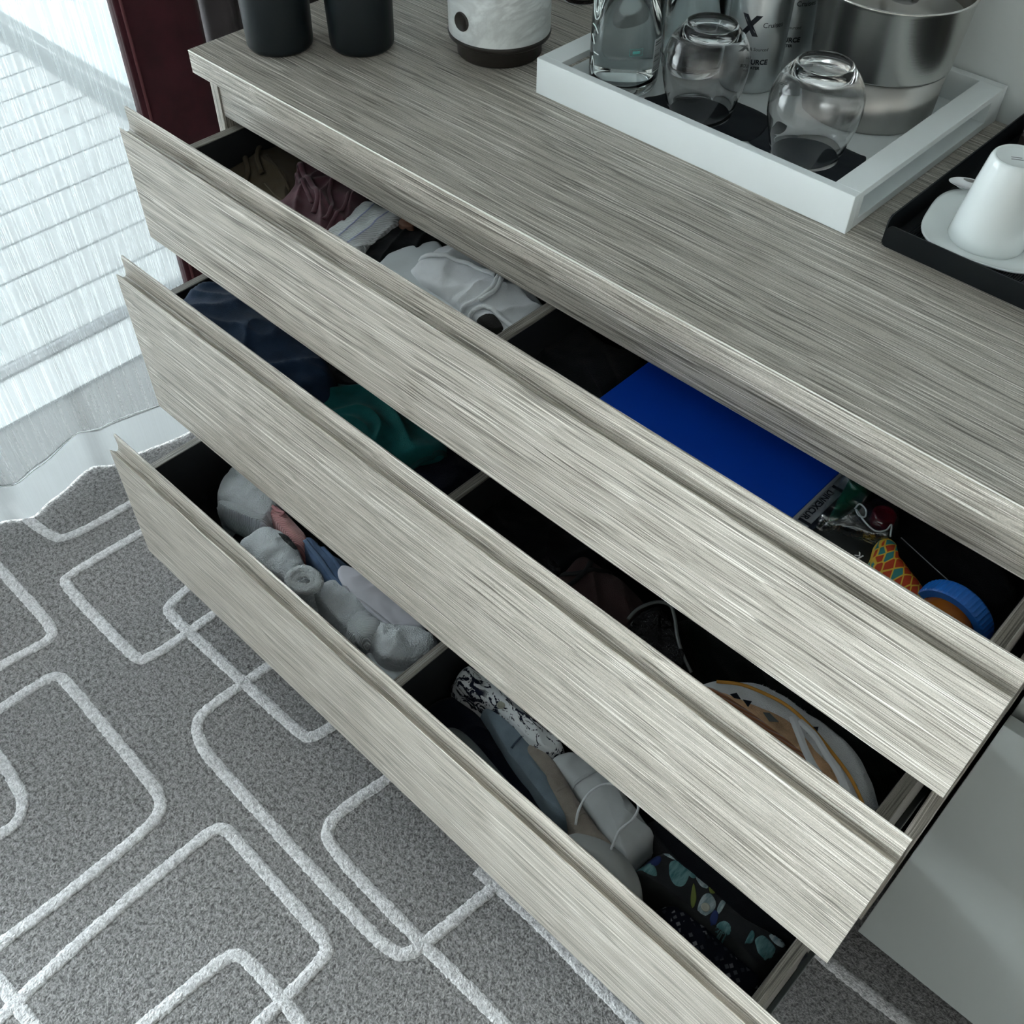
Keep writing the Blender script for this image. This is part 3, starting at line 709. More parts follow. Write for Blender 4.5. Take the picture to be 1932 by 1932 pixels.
# chrome teaspoon lying on the saucer behind the cup
sp = thing('teaspoon', 'chrome teaspoon on the saucer showing left of the cup', 'spoon', (1.0, .53, ZM+.02))
bm = bmesh.new(); bmesh.ops.create_uvsphere(bm, u_segments=28, v_segments=14, radius=1)
q_ = (0.9758,0.5418); sc_c = Vector((q_[0], q_[1], ZM+.0205)); an = RD(205)
for v_ in bm.verts:
    x, y, z = v_.co; z = z*.0016 - .0062*(1-x*x-y*y)*(1 if True else 0); x *= .0190*(1+.12*x); y *= .0125
    v_.co = sc_c+Vector((x*cos(an)-y*sin(an), x*sin(an)+y*cos(an), z+.004))
put(link('spoon_bowl', bm, M['chrome'], smooth=True), sp)
tube('spoon_handle', [(q_[0]+.016, q_[1]+.0075, ZM+.0235), (q_[0]+.035, q_[1]+.018, ZM+.027), (q_[0]+.07, q_[1]+.030, ZM+.028), (q_[0]+.105, q_[1]+.040, ZM+.026)], .0022, M['chrome'], sp, flat=.5)
# dark sachet holder with a white label in the back corner of the black tray
ho = thing('sachet_box', 'small dark brown box with a white label at the tray back', 'box', (1.02, .72, ZM))
box('box_shell', (.9700, .690, ZM), (1.06, .752, ZM+.026), mat('dark_brown_card', (.022, .017, .014), .6), ho, .001)
box('label', (.9840, .6893, ZM+.009), (1.03, .6900, ZM+.019), mat('label_white', (.7, .7, .68), .6), ho)

# ================================================================ IN THE DRAWERS
def C_(*a, **k): return cloth(*a, **k)
# ---- top drawer, left bay (lies on the drawer bottom at z .726)
Z1 = .727
Mk = cloth_mat('khaki_cloth', (.105, .080, .050), 1100)
kh = C_('folded_garment', [(0.0577,0.0911),(0.0111,0.1636),(-0.0130,0.2035),(-0.0134,0.2431),(0.0449,0.2609),(0.1232,0.2524),(0.1698,0.2019),(0.1874,0.1480),(0.2068,0.1182),(0.1603,0.1015),(0.1122,0.0898)], .782, Z1, Mk, 'brown khaki folded garment at the left end of the top drawer', 'clothing', bulge=.008, drop=.02, fold=(1.2, 55, .008), seed=1.2)
# turned-up waistband standing against the drawer side
def band(name, pts, h0, h1, m, host, th=.0016, lean=(0, 0)):
    """a soft upright band following a line, lower edge h0 to upper edge h1"""
    P = cr(pts, 8); bm = bmesh.new(); rows = []
    for i, p in enumerate(P):
        a = P[max(i-1, 0)]; b = P[min(i+1, len(P)-1)]; t = (b-a).normalized(); s = Vector((-t.y, t.x))
        row = []
        for q in range(9):
            u = q/8; z = h0+(h1-h0)*u; k = th*(1 if q < 8 else .6); w_ = .0015*sin(i*.7+q*.5)
            row.append((bm.verts.new((p.x+s.x*(k+w_)+lean[0]*u, p.y+s.y*(k+w_)+lean[1]*u, z)), bm.verts.new((p.x-s.x*(k-w_)+lean[0]*u, p.y-s.y*(k-w_)+lean[1]*u, z))))
        rows.append(row)
    for a, b in zip(rows, rows[1:]):
        for q in range(8):
            bm.faces.new((a[q][0], b[q][0], b[q+1][0], a[q+1][0])); bm.faces.new((a[q][1], a[q+1][1], b[q+1][1], b[q][1]))
        bm.faces.new((a[8][0], b[8][0], b[8][1], a[8][1])); bm.faces.new((a[0][0], a[0][1], b[0][1], b[0][0]))
    for r_ in (rows[0], rows[-1]):
        for q in range(8): bm.faces.new((r_[q][0], r_[q+1][0], r_[q+1][1], r_[q][1]))
    o = link(name, bm, m, smooth=True); put(o, host); return o
strip('waistband', [(0.1071,0.1137), (0.0791,0.1423), (0.0394,0.1658), (0.0235,0.1856), (0.0376,0.1952), (0.0645,0.1709), (0.0998,0.1522)], kh, Mk, .0042, .004, r=.9)
strip('seam', [(0.1196,0.1419), (0.1563,0.1333), (0.1925,0.1294)], kh, cloth_mat('khaki_seam', (.17, .135, .09), 900), .0014, .001)
strip('seam', [(0.0614,0.1912), (0.1186,0.1723), (0.1638,0.1549)], kh, Mk, .002, .0015)

Mm = cloth_mat('maroon_velvet', (.12, .045, .060), 1300, .35, .75, .4, .25)
ma = C_('velvet_top', [(0.1951,0.0923),(0.1788,0.1209),(0.1606,0.1572),(0.1351,0.1882),(0.1174,0.2093),(0.1451,0.2368),(0.2128,0.2295),(0.2780,0.2190),(0.2993,0.1855),(0.3133,0.1394),(0.3248,0.0967),(0.2872,0.0901),(0.2384,0.0915)], .796, Z1, Mm, 'crumpled maroon velvet garment in the left bay of the top drawer', 'clothing', bulge=.010, drop=.022, fold=(.5, 75, .013), seed=2.7, fine=.002)
strip('neckline', [(0.1229,0.2039), (0.1581,0.1858), (0.1940,0.1699), (0.2276,0.1573), (0.2438,0.1461), (0.2554,0.1270)], ma, Mm, .0042, .003, r=.5)
strip('neckline', [(0.1374,0.1863), (0.1722,0.1687), (0.2102,0.1520), (0.2373,0.1397)], ma, Mm, .0030, .002, r=.5)
strip('seam', [(0.2086,0.2047), (0.2330,0.1745), (0.2662,0.1528), (0.2836,0.1231)], ma, Mm, .0030, .002, r=.6)
strip('seam', [(0.2536,0.1949), (0.2737,0.1699), (0.2880,0.1366), (0.3020,0.1136)], ma, Mm, .0030, .002, r=.6)

Ml = knit_mat('white_lace', (.86, .88, .90), 90, .4, strength=.5)
la = C_('lace_briefs', [(0.3064,0.0936),(0.2918,0.1339),(0.2815,0.1765),(0.2717,0.2098),(0.2995,0.2176),(0.3450,0.2202),(0.3572,0.2021),(0.3614,0.1658),(0.3682,0.1262),(0.3835,0.0962),(0.3607,0.0858)], .801, Z1, Ml, 'white lace-edged garment between the maroon velvet and the black garment', 'clothing', bulge=.006, drop=.02, fold=(-.5, 30, .003), seed=3.1, fine=.0022)
Mlb = mat('lilac_thread', (.42, .45, .66), .8)
for q in ([(0.3251,0.1156), (0.3168,0.1493), (0.3082,0.1781), (0.2972,0.2036)], [(0.3465,0.1118), (0.3432,0.1479), (0.3331,0.1839), (0.3246,0.2114)]): strip('lilac_stitching', q, la, Mlb, .0012, .0012)
strip('elastic_edge', [(0.3655,0.0957), (0.3625,0.1311), (0.3556,0.1710), (0.3523,0.2085)], la, Ml, .0035, .0015, r=.5)

bk = C_('folded_garment', [(0.3794,0.0948),(0.3577,0.1343),(0.3468,0.1778),(0.3329,0.2203),(0.3669,0.2349),(0.4268,0.2292),(0.4419,0.1996),(0.4130,0.1624),(0.4124,0.1103)], .790, Z1, cloth_mat('black_jersey', (.005, .006, .008), 1100), 'small black garment between the white lace and the white tops', 'clothing', bulge=.008, drop=.02, fold=(.3, 60, .006), seed=4.2)
cn = C_('leather_pouch', [(0.3533,0.1974),(0.3485,0.2076),(0.3529,0.2157),(0.3721,0.2122),(0.3788,0.2041),(0.3683,0.1937)], .802, .79, mat('brown_leather', (.20, .095, .060), .5), 'scrap of tan leather peeping from behind the black garment', 'pouch', bulge=.004, drop=.008, fold=(.3, 30, .002), seed=4.9, K=14)

Mw1 = cloth_mat('white_jersey', (.88, .90, .93), 1000, .05, .85, .3); Mw2 = cloth_mat('pale_grey_satin', (.68, .72, .74), 1400, .05, .6, .15)
wu = C_('folded_garment', [(0.4066,0.0922),(0.3875,0.1296),(0.3840,0.1596),(0.3944,0.1895),(0.4167,0.2187),(0.4791,0.1888),(0.5516,0.1615),(0.6100,0.1266),(0.5786,0.1107),(0.5001,0.1108)], .795, Z1, Mw2, 'pale grey satin garment under the white top in the top drawer', 'clothing', bulge=.007, drop=.02, fold=(.2, 40, .005), seed=5.5)
wh = C_('strappy_top', [(0.4384,0.1306),(0.4311,0.1661),(0.4246,0.2037),(0.4512,0.2264),(0.5169,0.2215),(0.5821,0.2143),(0.6472,0.2041),(0.6580,0.1724),(0.6582,0.1287),(0.6372,0.1082),(0.6003,0.1129),(0.5669,0.1131),(0.5149,0.1163),(0.4677,0.1180)], .803, Z1, Mw1, 'white strappy top with looped straps filling the left bay by the divider', 'clothing', bulge=.010, drop=.024, fold=(1.9, 62, .0075), seed=6.3, fine=.0022)
Mst = cloth_mat('white_binding', (.92, .94, .96), 900, .04)
for q in ([(0.5851,0.1047), (0.5554,0.1057), (0.5193,0.1104), (0.4827,0.1175), (0.4487,0.1234), (0.4284,0.1370), (0.4209,0.1554), (0.4467,0.1585), (0.4835,0.1761), (0.5206,0.1858), (0.5524,0.1893)],
          [(0.5583,0.1902), (0.5654,0.1779), (0.5694,0.1612), (0.5699,0.1462), (0.5659,0.1283), (0.5535,0.1085)],
          [(0.5630,0.1932), (0.5712,0.1788), (0.5749,0.1604), (0.5732,0.1401)],
          [(0.5750,0.1053), (0.5841,0.1339), (0.6158,0.1349), (0.6445,0.1336)]): strip('strap', q, wh, Mst, .0034, .0040, r=.85)
C_('folded_garment', [(0.5924,0.1159),(0.5968,0.1352),(0.6183,0.1323),(0.6309,0.1241),(0.6253,0.1128),(0.6101,0.1095)], .811, .79, cloth_mat('armhole_shade', (.02, .019, .017), 900), 'dark patch standing for the shaded armhole opening beside the divider', 'clothing', bulge=.001, drop=.004, fold=(.3, 20, .001), seed=7.7, K=12)  # dark patch paints the shade inside the armhole opening

# ---- top drawer, right bay
bf = C_('fabric_pouch', [(0.6298,0.1254),(0.6246,0.1800),(0.6267,0.2287),(0.6953,0.2342),(0.7779,0.2344),(0.7836,0.1909),(0.7827,0.1468),(0.7990,0.1325),(0.7453,0.1263),(0.6864,0.1235)], .772, Z1, cloth_mat('black_canvas', (.010, .012, .014), 800), 'black fabric pouch beside the blue folder in the top drawer', 'pouch', bulge=.010, drop=.02, fold=(.9, 45, .012), seed=8.1)
fo = thing('ring_folder', 'bright blue plastic folder lying flat in the top drawer', 'folder', (.93, .17, .79))
Mbl = mat('blue_plastic', (.002, .055, .46), .34, spec=.4)
box('cover', (.7925, .032, .7975), (1.0600, .318, .8000), Mbl, fo, .0008)
box('back_cover', (.7925, .032, .7840), (1.0600, .318, .7862), Mbl, fo, .0006)
for i in range(5): box('page', (.7985, .036, .7865+.0021*i), (1.0610, .314, .7880+.0021*i), mat('paper', (.60, .62, .64), .8), fo)
tabs = thing('tab_dividers', 'grey card index dividers with printed tabs under the blue folder', 'dividers', (1.06, .17, .792))
Mtab = mat('tab_card', (.30, .33, .36), .6)
for i, (ya, yb, txt) in enumerate(((.200, .262, 'DINING'), (.134, .196, 'DIN/EXCUR'), (.068, .130, 'MEDIC'))):
    box('tab', (1.030, ya, .7895-.0004*i), (1.0760, yb, .7905-.0004*i), Mtab, tabs, .0004, 1)
    q = yb-.0060
    text_mesh('tab_text', txt, .0105, M['ink'], lambda x, y, z, q=q, i=i: (1.0625+y, q-x, .7906-.0004*i+z+.0001), tabs, .0002)
box('card_sheet', (.80, .04, .7862), (1.081, .30, .7868), mat('navy_card', (.02, .03, .05), .6), tabs)
# zip bags
zb_ = thing('zip_bag', 'clear zip bag with something green inside, beside the tabbed dividers', 'bag', (1.12, .16, .79))
gr_ = C_('green_item', [(1.0845,0.1594),(1.0773,0.1813),(1.0725,0.2041),(1.0698,0.2239),(1.0905,0.2272),(1.0901,0.1971),(1.0877,0.1774)], .790, .76, mat('green_plastic', (.01, .22, .11), .5), bulge=.003, drop=.006, fold=(.4, 20, .001), seed=2.2, K=14); put(gr_, zb_)
o = C_('clear_film', [(1.0804,0.1367),(1.0716,0.1630),(1.0666,0.1908),(1.0676,0.2162),(1.0935,0.2281),(1.1051,0.2064),(1.1017,0.1711),(1.0957,0.1444)], .798, .765, M['film'], bulge=.004, drop=.012, fold=(.9, 60, .007), seed=3.2, fine=.003); put(o, zb_)
z2 = thing('zip_bag', 'crinkled empty clear bag in front of the red cap', 'bag', (1.13, .14, .80))
o = C_('clear_film', [(1.0828,0.1350),(1.1017,0.1606),(1.1018,0.1870),(1.1080,0.2146),(1.1323,0.2168),(1.1478,0.1951),(1.1491,0.1658),(1.1353,0.1574),(1.1116,0.1445)], .796, .76, M['film'], bulge=.006, drop=.014, fold=(.3, 55, .008), seed=6.6, fine=.004); put(o, z2)
tube('rolled_edge', [(1.1027,0.1698,0.8060), (1.1030,0.1783,0.8070), (1.1122,0.1757,0.8070), (1.1165,0.1664,0.8070), (1.1106,0.1637,0.8070), (1.1050,0.1687,0.8070), (1.1202,0.1609,0.8060), (1.1344,0.1586,0.8050), (1.1415,0.1676,0.8050), (1.1420,0.1770,0.8060), (1.1492,0.1629,0.8050)], .0010, mat('film_edge', (.45, .5, .52), .15), z2, n=6)
# small dark bottles with print under the bags
pc = thing('cosmetic_pouch', 'black pouch with pale lettering next to the patterned fabric', 'pouch', (1.15, .13, .78))
o = C_('pouch_body', [(1.0750,0.1269),(1.0850,0.1523),(1.1236,0.1742),(1.1452,0.1645),(1.1560,0.1304),(1.1354,0.1231),(1.1032,0.1236)], .782, Z1, mat('black_nylon', (.010, .012, .012), .55), bulge=.006, drop=.02, fold=(.6, 20, .002), seed=9.3); put(o, pc)
def flat_text(name, s, size, m, org, ang, z, parent, bold=0):
    ca, sa = cos(RD(ang)), sin(RD(ang)); return text_mesh(name, s, size, m, lambda x, y, q: (org[0]+x*ca-y*sa, org[1]+x*sa+y*ca, z+q), parent, bold)
flat_text('printed_word', 'Dozen', .0125, mat('dim_print', (.10, .09, .085), .6), (1.1323,0.1623), 165, .7975, pc, .0002)
flat_text('printed_letter', 'k', .016, mat('white_print', (.7, .7, .7), .6), (1.1422,0.1280), 165, .7965, pc)
# red round cap
rc = lathe('round_cap', [(0, 0), (.0120, 0), (.0128, .002), (.0128, .014), (.0118, .0155), (.0095, .0158), (.0088, .0150), (0, .0152)], ((1.1259,0.1977)[0], (1.1259,0.1977)[1], .779), mat('red_plastic', (.20, .008, .022), .3)); tag(rc, 'small round dark red cap between the clear bags', 'cap')
# fish-scale patterned fabric
m = mat('scale_print', (.5, .1, .05), .7, spec=.3); v = coords(m, (120, 68, 90), rot=(0, 0, .9))
vo = N(m, 'ShaderNodeTexVoronoi'); vo.inputs['Scale'].default_value = 1.0; vo.inputs['Randomness'].default_value = .35; L(m, v, vo.inputs[0])
ve = N(m, 'ShaderNodeTexVoronoi'); ve.feature = 'DISTANCE_TO_EDGE'; ve.inputs['Scale'].default_value = 1.0; ve.inputs['Randomness'].default_value = .35; L(m, v, ve.inputs[0])
sx = N(m, 'ShaderNodeSeparateColor'); L(m, vo.outputs['Color'], sx.inputs[0])
cell = ramp(m, [(0, (.42, .045, .012)), (.60, (.50, .07, .015)), (.62, (.03, .20, .19)), (1, (.04, .22, .20))], sx.outputs[0], 'CONSTANT')
L(m, mix(m, ramp(m, [(.05, (1, 1, 1)), (.09, (0, 0, 0))], ve.outputs['Distance']), cell, (.62, .40, .04)), bsdf(m).inputs['Base Color'])
C_('patterned_scarf', [(1.1502,0.1204),(1.1422,0.1400),(1.1356,0.1616),(1.1406,0.1746),(1.1530,0.1725),(1.1634,0.1586),(1.1791,0.1504),(1.2002,0.1404),(1.2185,0.1285),(1.2201,0.1119),(1.1967,0.1119),(1.1733,0.1143)], .792, Z1, m, 'narrow roll of orange and teal fish-scale patterned fabric in the top drawer', 'fabric', bulge=.012, drop=.022, fold=(.9, 30, .002), seed=3.9)
# black clear-lidded case
ca_ = thing('plastic_case', 'glossy black case with a clear lid edge beside the orange jar', 'case', (1.2, .17, .77))
CP = [(1.1521,0.1533),(1.1508,0.1641),(1.1548,0.1852),(1.2403,0.1604),(1.2572,0.1530),(1.2440,0.1294),(1.2185,0.1337)]
prism('case_body', CP, .735, .786, mat('case_black', (.006, .006, .008), .25), ca_, axis='Z', bev=.002)
tube('lid_edge', [(1.1538,0.1862,0.7875), (1.1975,0.1738,0.7875), (1.2400,0.1627,0.7875)], .0006, mat('clear_edge', (.30, .32, .33), .2), ca_, smooth_pts=False, n=6)
bd_ = C_('folded_garment', [(1.1483,0.2058),(1.0994,0.2451),(1.1497,0.2607),(1.2136,0.2589),(1.2671,0.2502),(1.2859,0.2108),(1.2688,0.1848),(1.2178,0.1924)], .760, Z1, cloth_mat('black_fleece', (.006, .007, .010), 900), 'black garment at the right back of the top drawer', 'clothing', bulge=.006, drop=.02, fold=(.3, 30, .005), seed=8.8)
# orange jar with blue ribbed lid lying on its side, lid away from the drawer front
jr = thing('jar', 'amber jar with a ribbed blue lid lying at the right end of the top drawer', 'jar', (1.245, .09, .76))
yd = Vector((.10, 1, .06)).normalized(); jc = Vector((1.2420, .118, .786)); Mam = mat('amber_plastic', (.55, .17, .02), .12, spec=.5, Transmission_Weight=.55, IOR=1.4)
disc_on('jar_body', jc, yd, [(0, -.075), (.028, -.075), (.0325, -.070), (.0335, -.062), (.0335, -.012), (.0310, -.002), (.030, .010), (0, .010)], Mam, jr, 56)
Mbc = mat('blue_lid_plastic', (.012, .13, .50), .35)
bm = bmesh.new(); n = 150; lp = [(.0310, .0010), (.0385, .0010), (.0392, .003), (.0392, .019), (.0380, .0215), (0, .0215)]; rings = []
for r_, z_ in lp:
    if r_ == 0: rings.append([bm.verts.new((0, 0, z_))]); continue
    rings.append([bm.verts.new(((r_+(.0007 if (i % 3 == 0 and .002 < z_ < .02) else 0))*cos(2*pi*i/n), (r_+(.0007 if (i % 3 == 0 and .002 < z_ < .02) else 0))*sin(2*pi*i/n), z_)) for i in range(n)])
for a, b in zip(rings, rings[1:]):
    for i in range(n):
        j = (i+1) % n
        if len(b) == 1: bm.faces.new((a[i], a[j], b[0]))
        else: bm.faces.new((a[i], a[j], b[j], b[i]))
q = yd.to_track_quat('Z', 'Y')
for v_ in bm.verts: v_.co = q @ v_.co + jc
put(link('jar_lid', bm, Mbc), jr)
tube('torn_seal', [(1.2186,0.1188,0.8000), (1.2230,0.1226,0.8030), (1.2289,0.1242,0.8000), (1.2333,0.1248,0.8010), (1.2374,0.1256,0.7980)], .0035, mat('orange_strip', (.36, .12, .02), .5), jr, n=6, flat=.4)

# ---- middle drawer
Z2 = .424
nv = C_('sweater', [(0.0611,-0.0270),(0.0451,-0.0047),(0.0370,0.0223),(0.0430,0.0480),(0.0982,0.0668),(0.2098,0.0635),(0.3144,0.0604),(0.3824,0.0438),(0.3874,0.0010),(0.3483,-0.0246),(0.2717,-0.0319),(0.1731,-0.0262)], .632, Z2, cloth_mat('navy_fleece', (.014, .030, .062), 700, .3, .9, .3, .06), 'navy blue fleece piled up at the left end of the middle drawer', 'clothing', bulge=.010, drop=.03, fold=(2.3, 30, .012), seed=1.9)
C_('folded_garment', [(0.2510,-0.0160),(0.2254,0.0634),(0.2602,0.0976),(0.3749,0.1053),(0.4692,0.0836),(0.4641,0.0475),(0.3951,0.0269),(0.3333,-0.0015)], .594, Z2, cloth_mat('black_knit', (.004, .005, .010), 700), 'black garment between the navy fleece and the teal garment', 'clothing', bulge=.012, drop=.03, fold=(.7, 35, .008), seed=2.4)
te = C_('sweater', [(0.2929,-0.0031),(0.2944,0.0183),(0.3132,0.0402),(0.3431,0.0661),(0.3849,0.0869),(0.4652,0.0877),(0.5301,0.0892),(0.5784,0.0841),(0.5932,0.0595),(0.5695,0.0221),(0.5391,0.0010),(0.4981,-0.0016),(0.4339,-0.0048),(0.3600,-0.0072)], .600, Z2, cloth_mat('teal_fleece', (.008, .105, .105), 700, .25, .9, .3, .08), 'dark teal soft garment in the left bay of the middle drawer', 'clothing', bulge=.012, drop=.03, fold=(1.6, 42, .013), seed=5.2)
strip('waistband', [(0.5177,-0.0042), (0.5495,0.0111), (0.5672,0.0341), (0.5791,0.0630)], te, cloth_mat('teal_band', (.006, .06, .062), 900), .006, .002, r=.4)
C_('folded_garment', [(0.5198,-0.0029),(0.5360,0.0419),(0.5632,0.0981),(0.6409,0.0938),(0.6386,0.0704),(0.6434,0.0202),(0.6160,0.0070),(0.5634,-0.0029)], .582, Z2, cloth_mat('navy_black', (.003, .004, .014), 800), 'near-black garment against the divider of the middle drawer', 'clothing', bulge=.010, drop=.03, fold=(.2, 30, .008), seed=6.4)
C_('folded_garment', [(0.6574,0.0259),(0.6467,0.0983),(0.7445,0.1108),(0.8381,0.1107),(0.8577,0.0561),(0.8160,0.0216),(0.7310,0.0319)], .560, Z2, cloth_mat('black_cotton', (.003, .004, .006), 800), 'black garment right of the divider in the middle drawer', 'clothing', bulge=.010, drop=.03, fold=(.8, 40, .008), seed=7.1)
fc = C_('plastic_wrapper', [(0.7943,0.0229),(0.7902,0.0373),(0.8001,0.0407),(0.8185,0.0366),(0.8285,0.0295),(0.8234,0.0210),(0.8072,0.0208)], .580, .55, M['foil'], 'scrap of glossy crumpled wrapper next to the mauve garment', 'wrapper', bulge=.003, drop=.01, fold=(.2, 90, .006), seed=2.9, fine=.004, K=16)
mv = C_('folded_garment', [(0.8223,-0.0105),(0.8211,0.0155),(0.8175,0.0396),(0.8173,0.0726),(0.8552,0.0787),(0.9089,0.0772),(0.9423,0.0693),(0.9470,0.0458),(0.9469,0.0204),(0.9198,0.0028),(0.8761,-0.0062)], .578, Z2, cloth_mat('mauve_jersey', (.060, .034, .034), 900), 'dark mauve garment crossed by black laces in the middle drawer', 'clothing', bulge=.010, drop=.03, fold=(.9, 30, .006), seed=3.6)
Mlc = mat('black_lace', (.003, .003, .004), .8)
strip('lace', [(0.8159,0.0212), (0.8398,0.0348), (0.8568,0.0561), (0.8789,0.0800)], mv, Mlc, .0035, .003, r=.4)
strip('lace', [(0.8516,0.0134), (0.8513,0.0318), (0.8499,0.0518), (0.8460,0.0625)], mv, Mlc, .0035, .004, r=.4)
gb = thing('zip_bag', 'clear bag of crumpled black film with a grey piped edge, middle drawer', 'bag', (.97, .02, .58))
o = C_('crumpled_film', [(0.9435,0.0134),(0.9365,0.0341),(0.9367,0.0543),(0.9448,0.0712),(0.9601,0.0770),(0.9828,0.0625),(1.0096,0.0401),(1.0364,0.0225),(1.0176,0.0114),(0.9742,0.0110)], .588, Z2, M['foil'], bulge=.006, drop=.02, fold=(.4, 100, .008), seed=4.4, fine=.006); put(o, gb)
tube('piping', [(0.9413,0.0197,0.6020), (0.9412,0.0396,0.6040), (0.9505,0.0619,0.6040), (0.9655,0.0698,0.6040), (0.9801,0.0607,0.6020), (0.9984,0.0427,0.6000), (1.0185,0.0273,0.5980), (1.0392,0.0173,0.5940)], .0022, mat('grey_piping', (.13, .14, .14), .4), gb, n=8)
C_('folded_garment', [(0.9528,0.1003),(1.0203,0.1091),(1.1293,0.1082),(1.2301,0.1073),(1.2945,0.1005),(1.2931,0.0682),(1.2745,0.0329),(1.1728,0.0424),(1.0883,0.0582),(1.0343,0.0367),(0.9970,0.0645)], .555, Z2, cloth_mat('bottle_green', (.003, .008, .007), 600, .4), 'very dark green garment behind the fringed beach bag', 'clothing', bulge=.010, drop=.03, fold=(.9, 40, .008), seed=9.9)
# fringed round bag with white ribbons
bb = thing('beach_bag', 'rounded white fringed bag with brown pleats and two white ribbons', 'bag', (1.18, .02, .60))
Mwf = cloth_mat('white_canvas', (.78, .80, .82), 700, .06); Mor = cloth_mat('peach_lining', (.72, .46, .27), 500, .35); Mbr = knit_mat('brown_pleats', (.33, .13, .06), 60, 1.35, .7, .6)
base = C_('white_shell', [(1.0584,0.0032),(1.0624,0.0200),(1.0791,0.0381),(1.1030,0.0564),(1.1320,0.0648),(1.1618,0.0647),(1.1950,0.0667),(1.2269,0.0609),(1.2548,0.0472),(1.2789,0.0260),(1.2929,0.0065),(1.2754,-0.0104),(1.2386,-0.0130),(1.1855,-0.0129),(1.1261,-0.0074),(1.0827,-0.0024)], .600, Z2, Mwf, bulge=.006, drop=.006, fold=(.8, 35, .003), seed=1.4, fine=.002, K=36); put(base, bb)
# orange binding line, peach lining and brown pleated front
def lay(name, pts, m, z, zb=.56, **k):
    o = C_(name, pts, z, zb, m, **k); put(o, bb); return o
pe = lay('peach_lining', [(1.0674,0.0067),(1.0910,0.0198),(1.1206,0.0292),(1.1504,0.0373),(1.1807,0.0333),(1.2114,0.0253),(1.2455,0.0148),(1.2747,-0.0070),(1.2504,-0.0140),(1.1981,-0.0139),(1.1415,-0.0111),(1.0947,-0.0054)], Mor, .606, bulge=.003, drop=.008, fold=(.7, 40, .002), seed=2.1)
br = lay('brown_pleats', [(1.0604,0.0022),(1.0758,0.0093),(1.1106,0.0114),(1.1461,0.0112),(1.1810,0.0105),(1.2176,0.0055),(1.2391,-0.0027),(1.2176,-0.0150),(1.1640,-0.0149),(1.1121,-0.0106)], Mbr, .612, bulge=.003, drop=.008, fold=(.7, 10, .0005), seed=2.3)
Mob = mat('orange_binding', (.62, .30, .05), .6)
tube('orange_binding', [(1.0731,0.0161,0.6120), (1.0967,0.0318,0.6135), (1.1265,0.0404,0.6145), (1.1526,0.0434,0.6150), (1.1831,0.0391,0.6145), (1.2166,0.0288,0.6140), (1.2470,0.0172,0.6130), (1.2758,-0.0011,0.6110)], .0020, Mob, bb, n=8)
for q in ([(1382,1308), (1392,1306), (1400,1316), (1390,1314)], [(1404,1318), (1418,1316), (1412,1330), (1405,1324)], [(1448,1345), (1462,1342), (1470,1358), (1454,1360)]): pass
def mark(pts, z, parent, m=M['ink'], name='printed_mark'):
    bm = bmesh.new(); bm.faces.new([bm.verts.new((p[0], p[1], z)) for p in pts]); e = bmesh.ops.extrude_face_region(bm, geom=list(bm.faces)); 
    for v_ in [g for g in e['geom'] if isinstance(g, bmesh.types.BMVert)]: v_.co.z += .0006
    put(link(name, bm, m), parent)
mark([(1.0949,0.0110),(1.0989,0.0177),(1.1071,0.0142),(1.1012,0.0104)], .6150, bb); mark([(1.1092,0.0153),(1.1177,0.0206),(1.1190,0.0115)], .6150, bb)
mark([(1.1348,0.0174),(1.1402,0.0218),(1.1542,0.0196),(1.1463,0.0128)], .6150, bb, mat('grey_print', (.12, .13, .13), .6))
for q in ([(1.1816,0.0412),(1.1883,0.0477),(1.1924,0.0371),(1.1911,0.0358)], [(1.1830,0.0316),(1.1847,0.0406),(1.1892,0.0357)], [(1.1855,0.0414),(1.1925,0.0390),(1.1959,0.0368)]): mark(q, .6105, bb)
Mrb = mat('white_ribbon', (.70, .71, .73), .45)
def ribbon(name, pts, w, m, parent, th=.0008, turn=0.0):
    P = cr(pts, 8); bm = bmesh.new(); prev = None
    for i, p in enumerate(P):
        t = (P[min(i+1, len(P)-1)]-P[max(i-1, 0)]).normalized(); s = Vector((-t.y, t.x, 0)).normalized(); row = [bm.verts.new(p+s*w*u+Vector((0, 0, h+turn*u*w))) for u, h in ((-1, 0), (0, .0008), (1, 0), (1, -th), (-1, -th))]
        if prev:
            for a in range(5): bm.faces.new((prev[a], row[a], row[(a+1) % 5], prev[(a+1) % 5]))
        else: bm.faces.new(row[::-1])
        prev = row
    bm.faces.new(prev); o = link(name, bm, m, smooth=False)
    if parent: put(o, parent)
    return o
ribbon('ribbon', [(1.1618,0.0332,0.6190), (1.1795,0.0194,0.6200), (1.1978,0.0059,0.6200), (1.2161,-0.0041,0.6200), (1.2326,-0.0087,0.6180)], .0042, Mrb, bb)
ribbon('ribbon', [(1.1702,0.0340,0.6190), (1.1907,0.0302,0.6200), (1.2125,0.0202,0.6200), (1.2351,0.0092,0.6200), (1.2557,-0.0047,0.6180)], .0042, Mrb, bb)
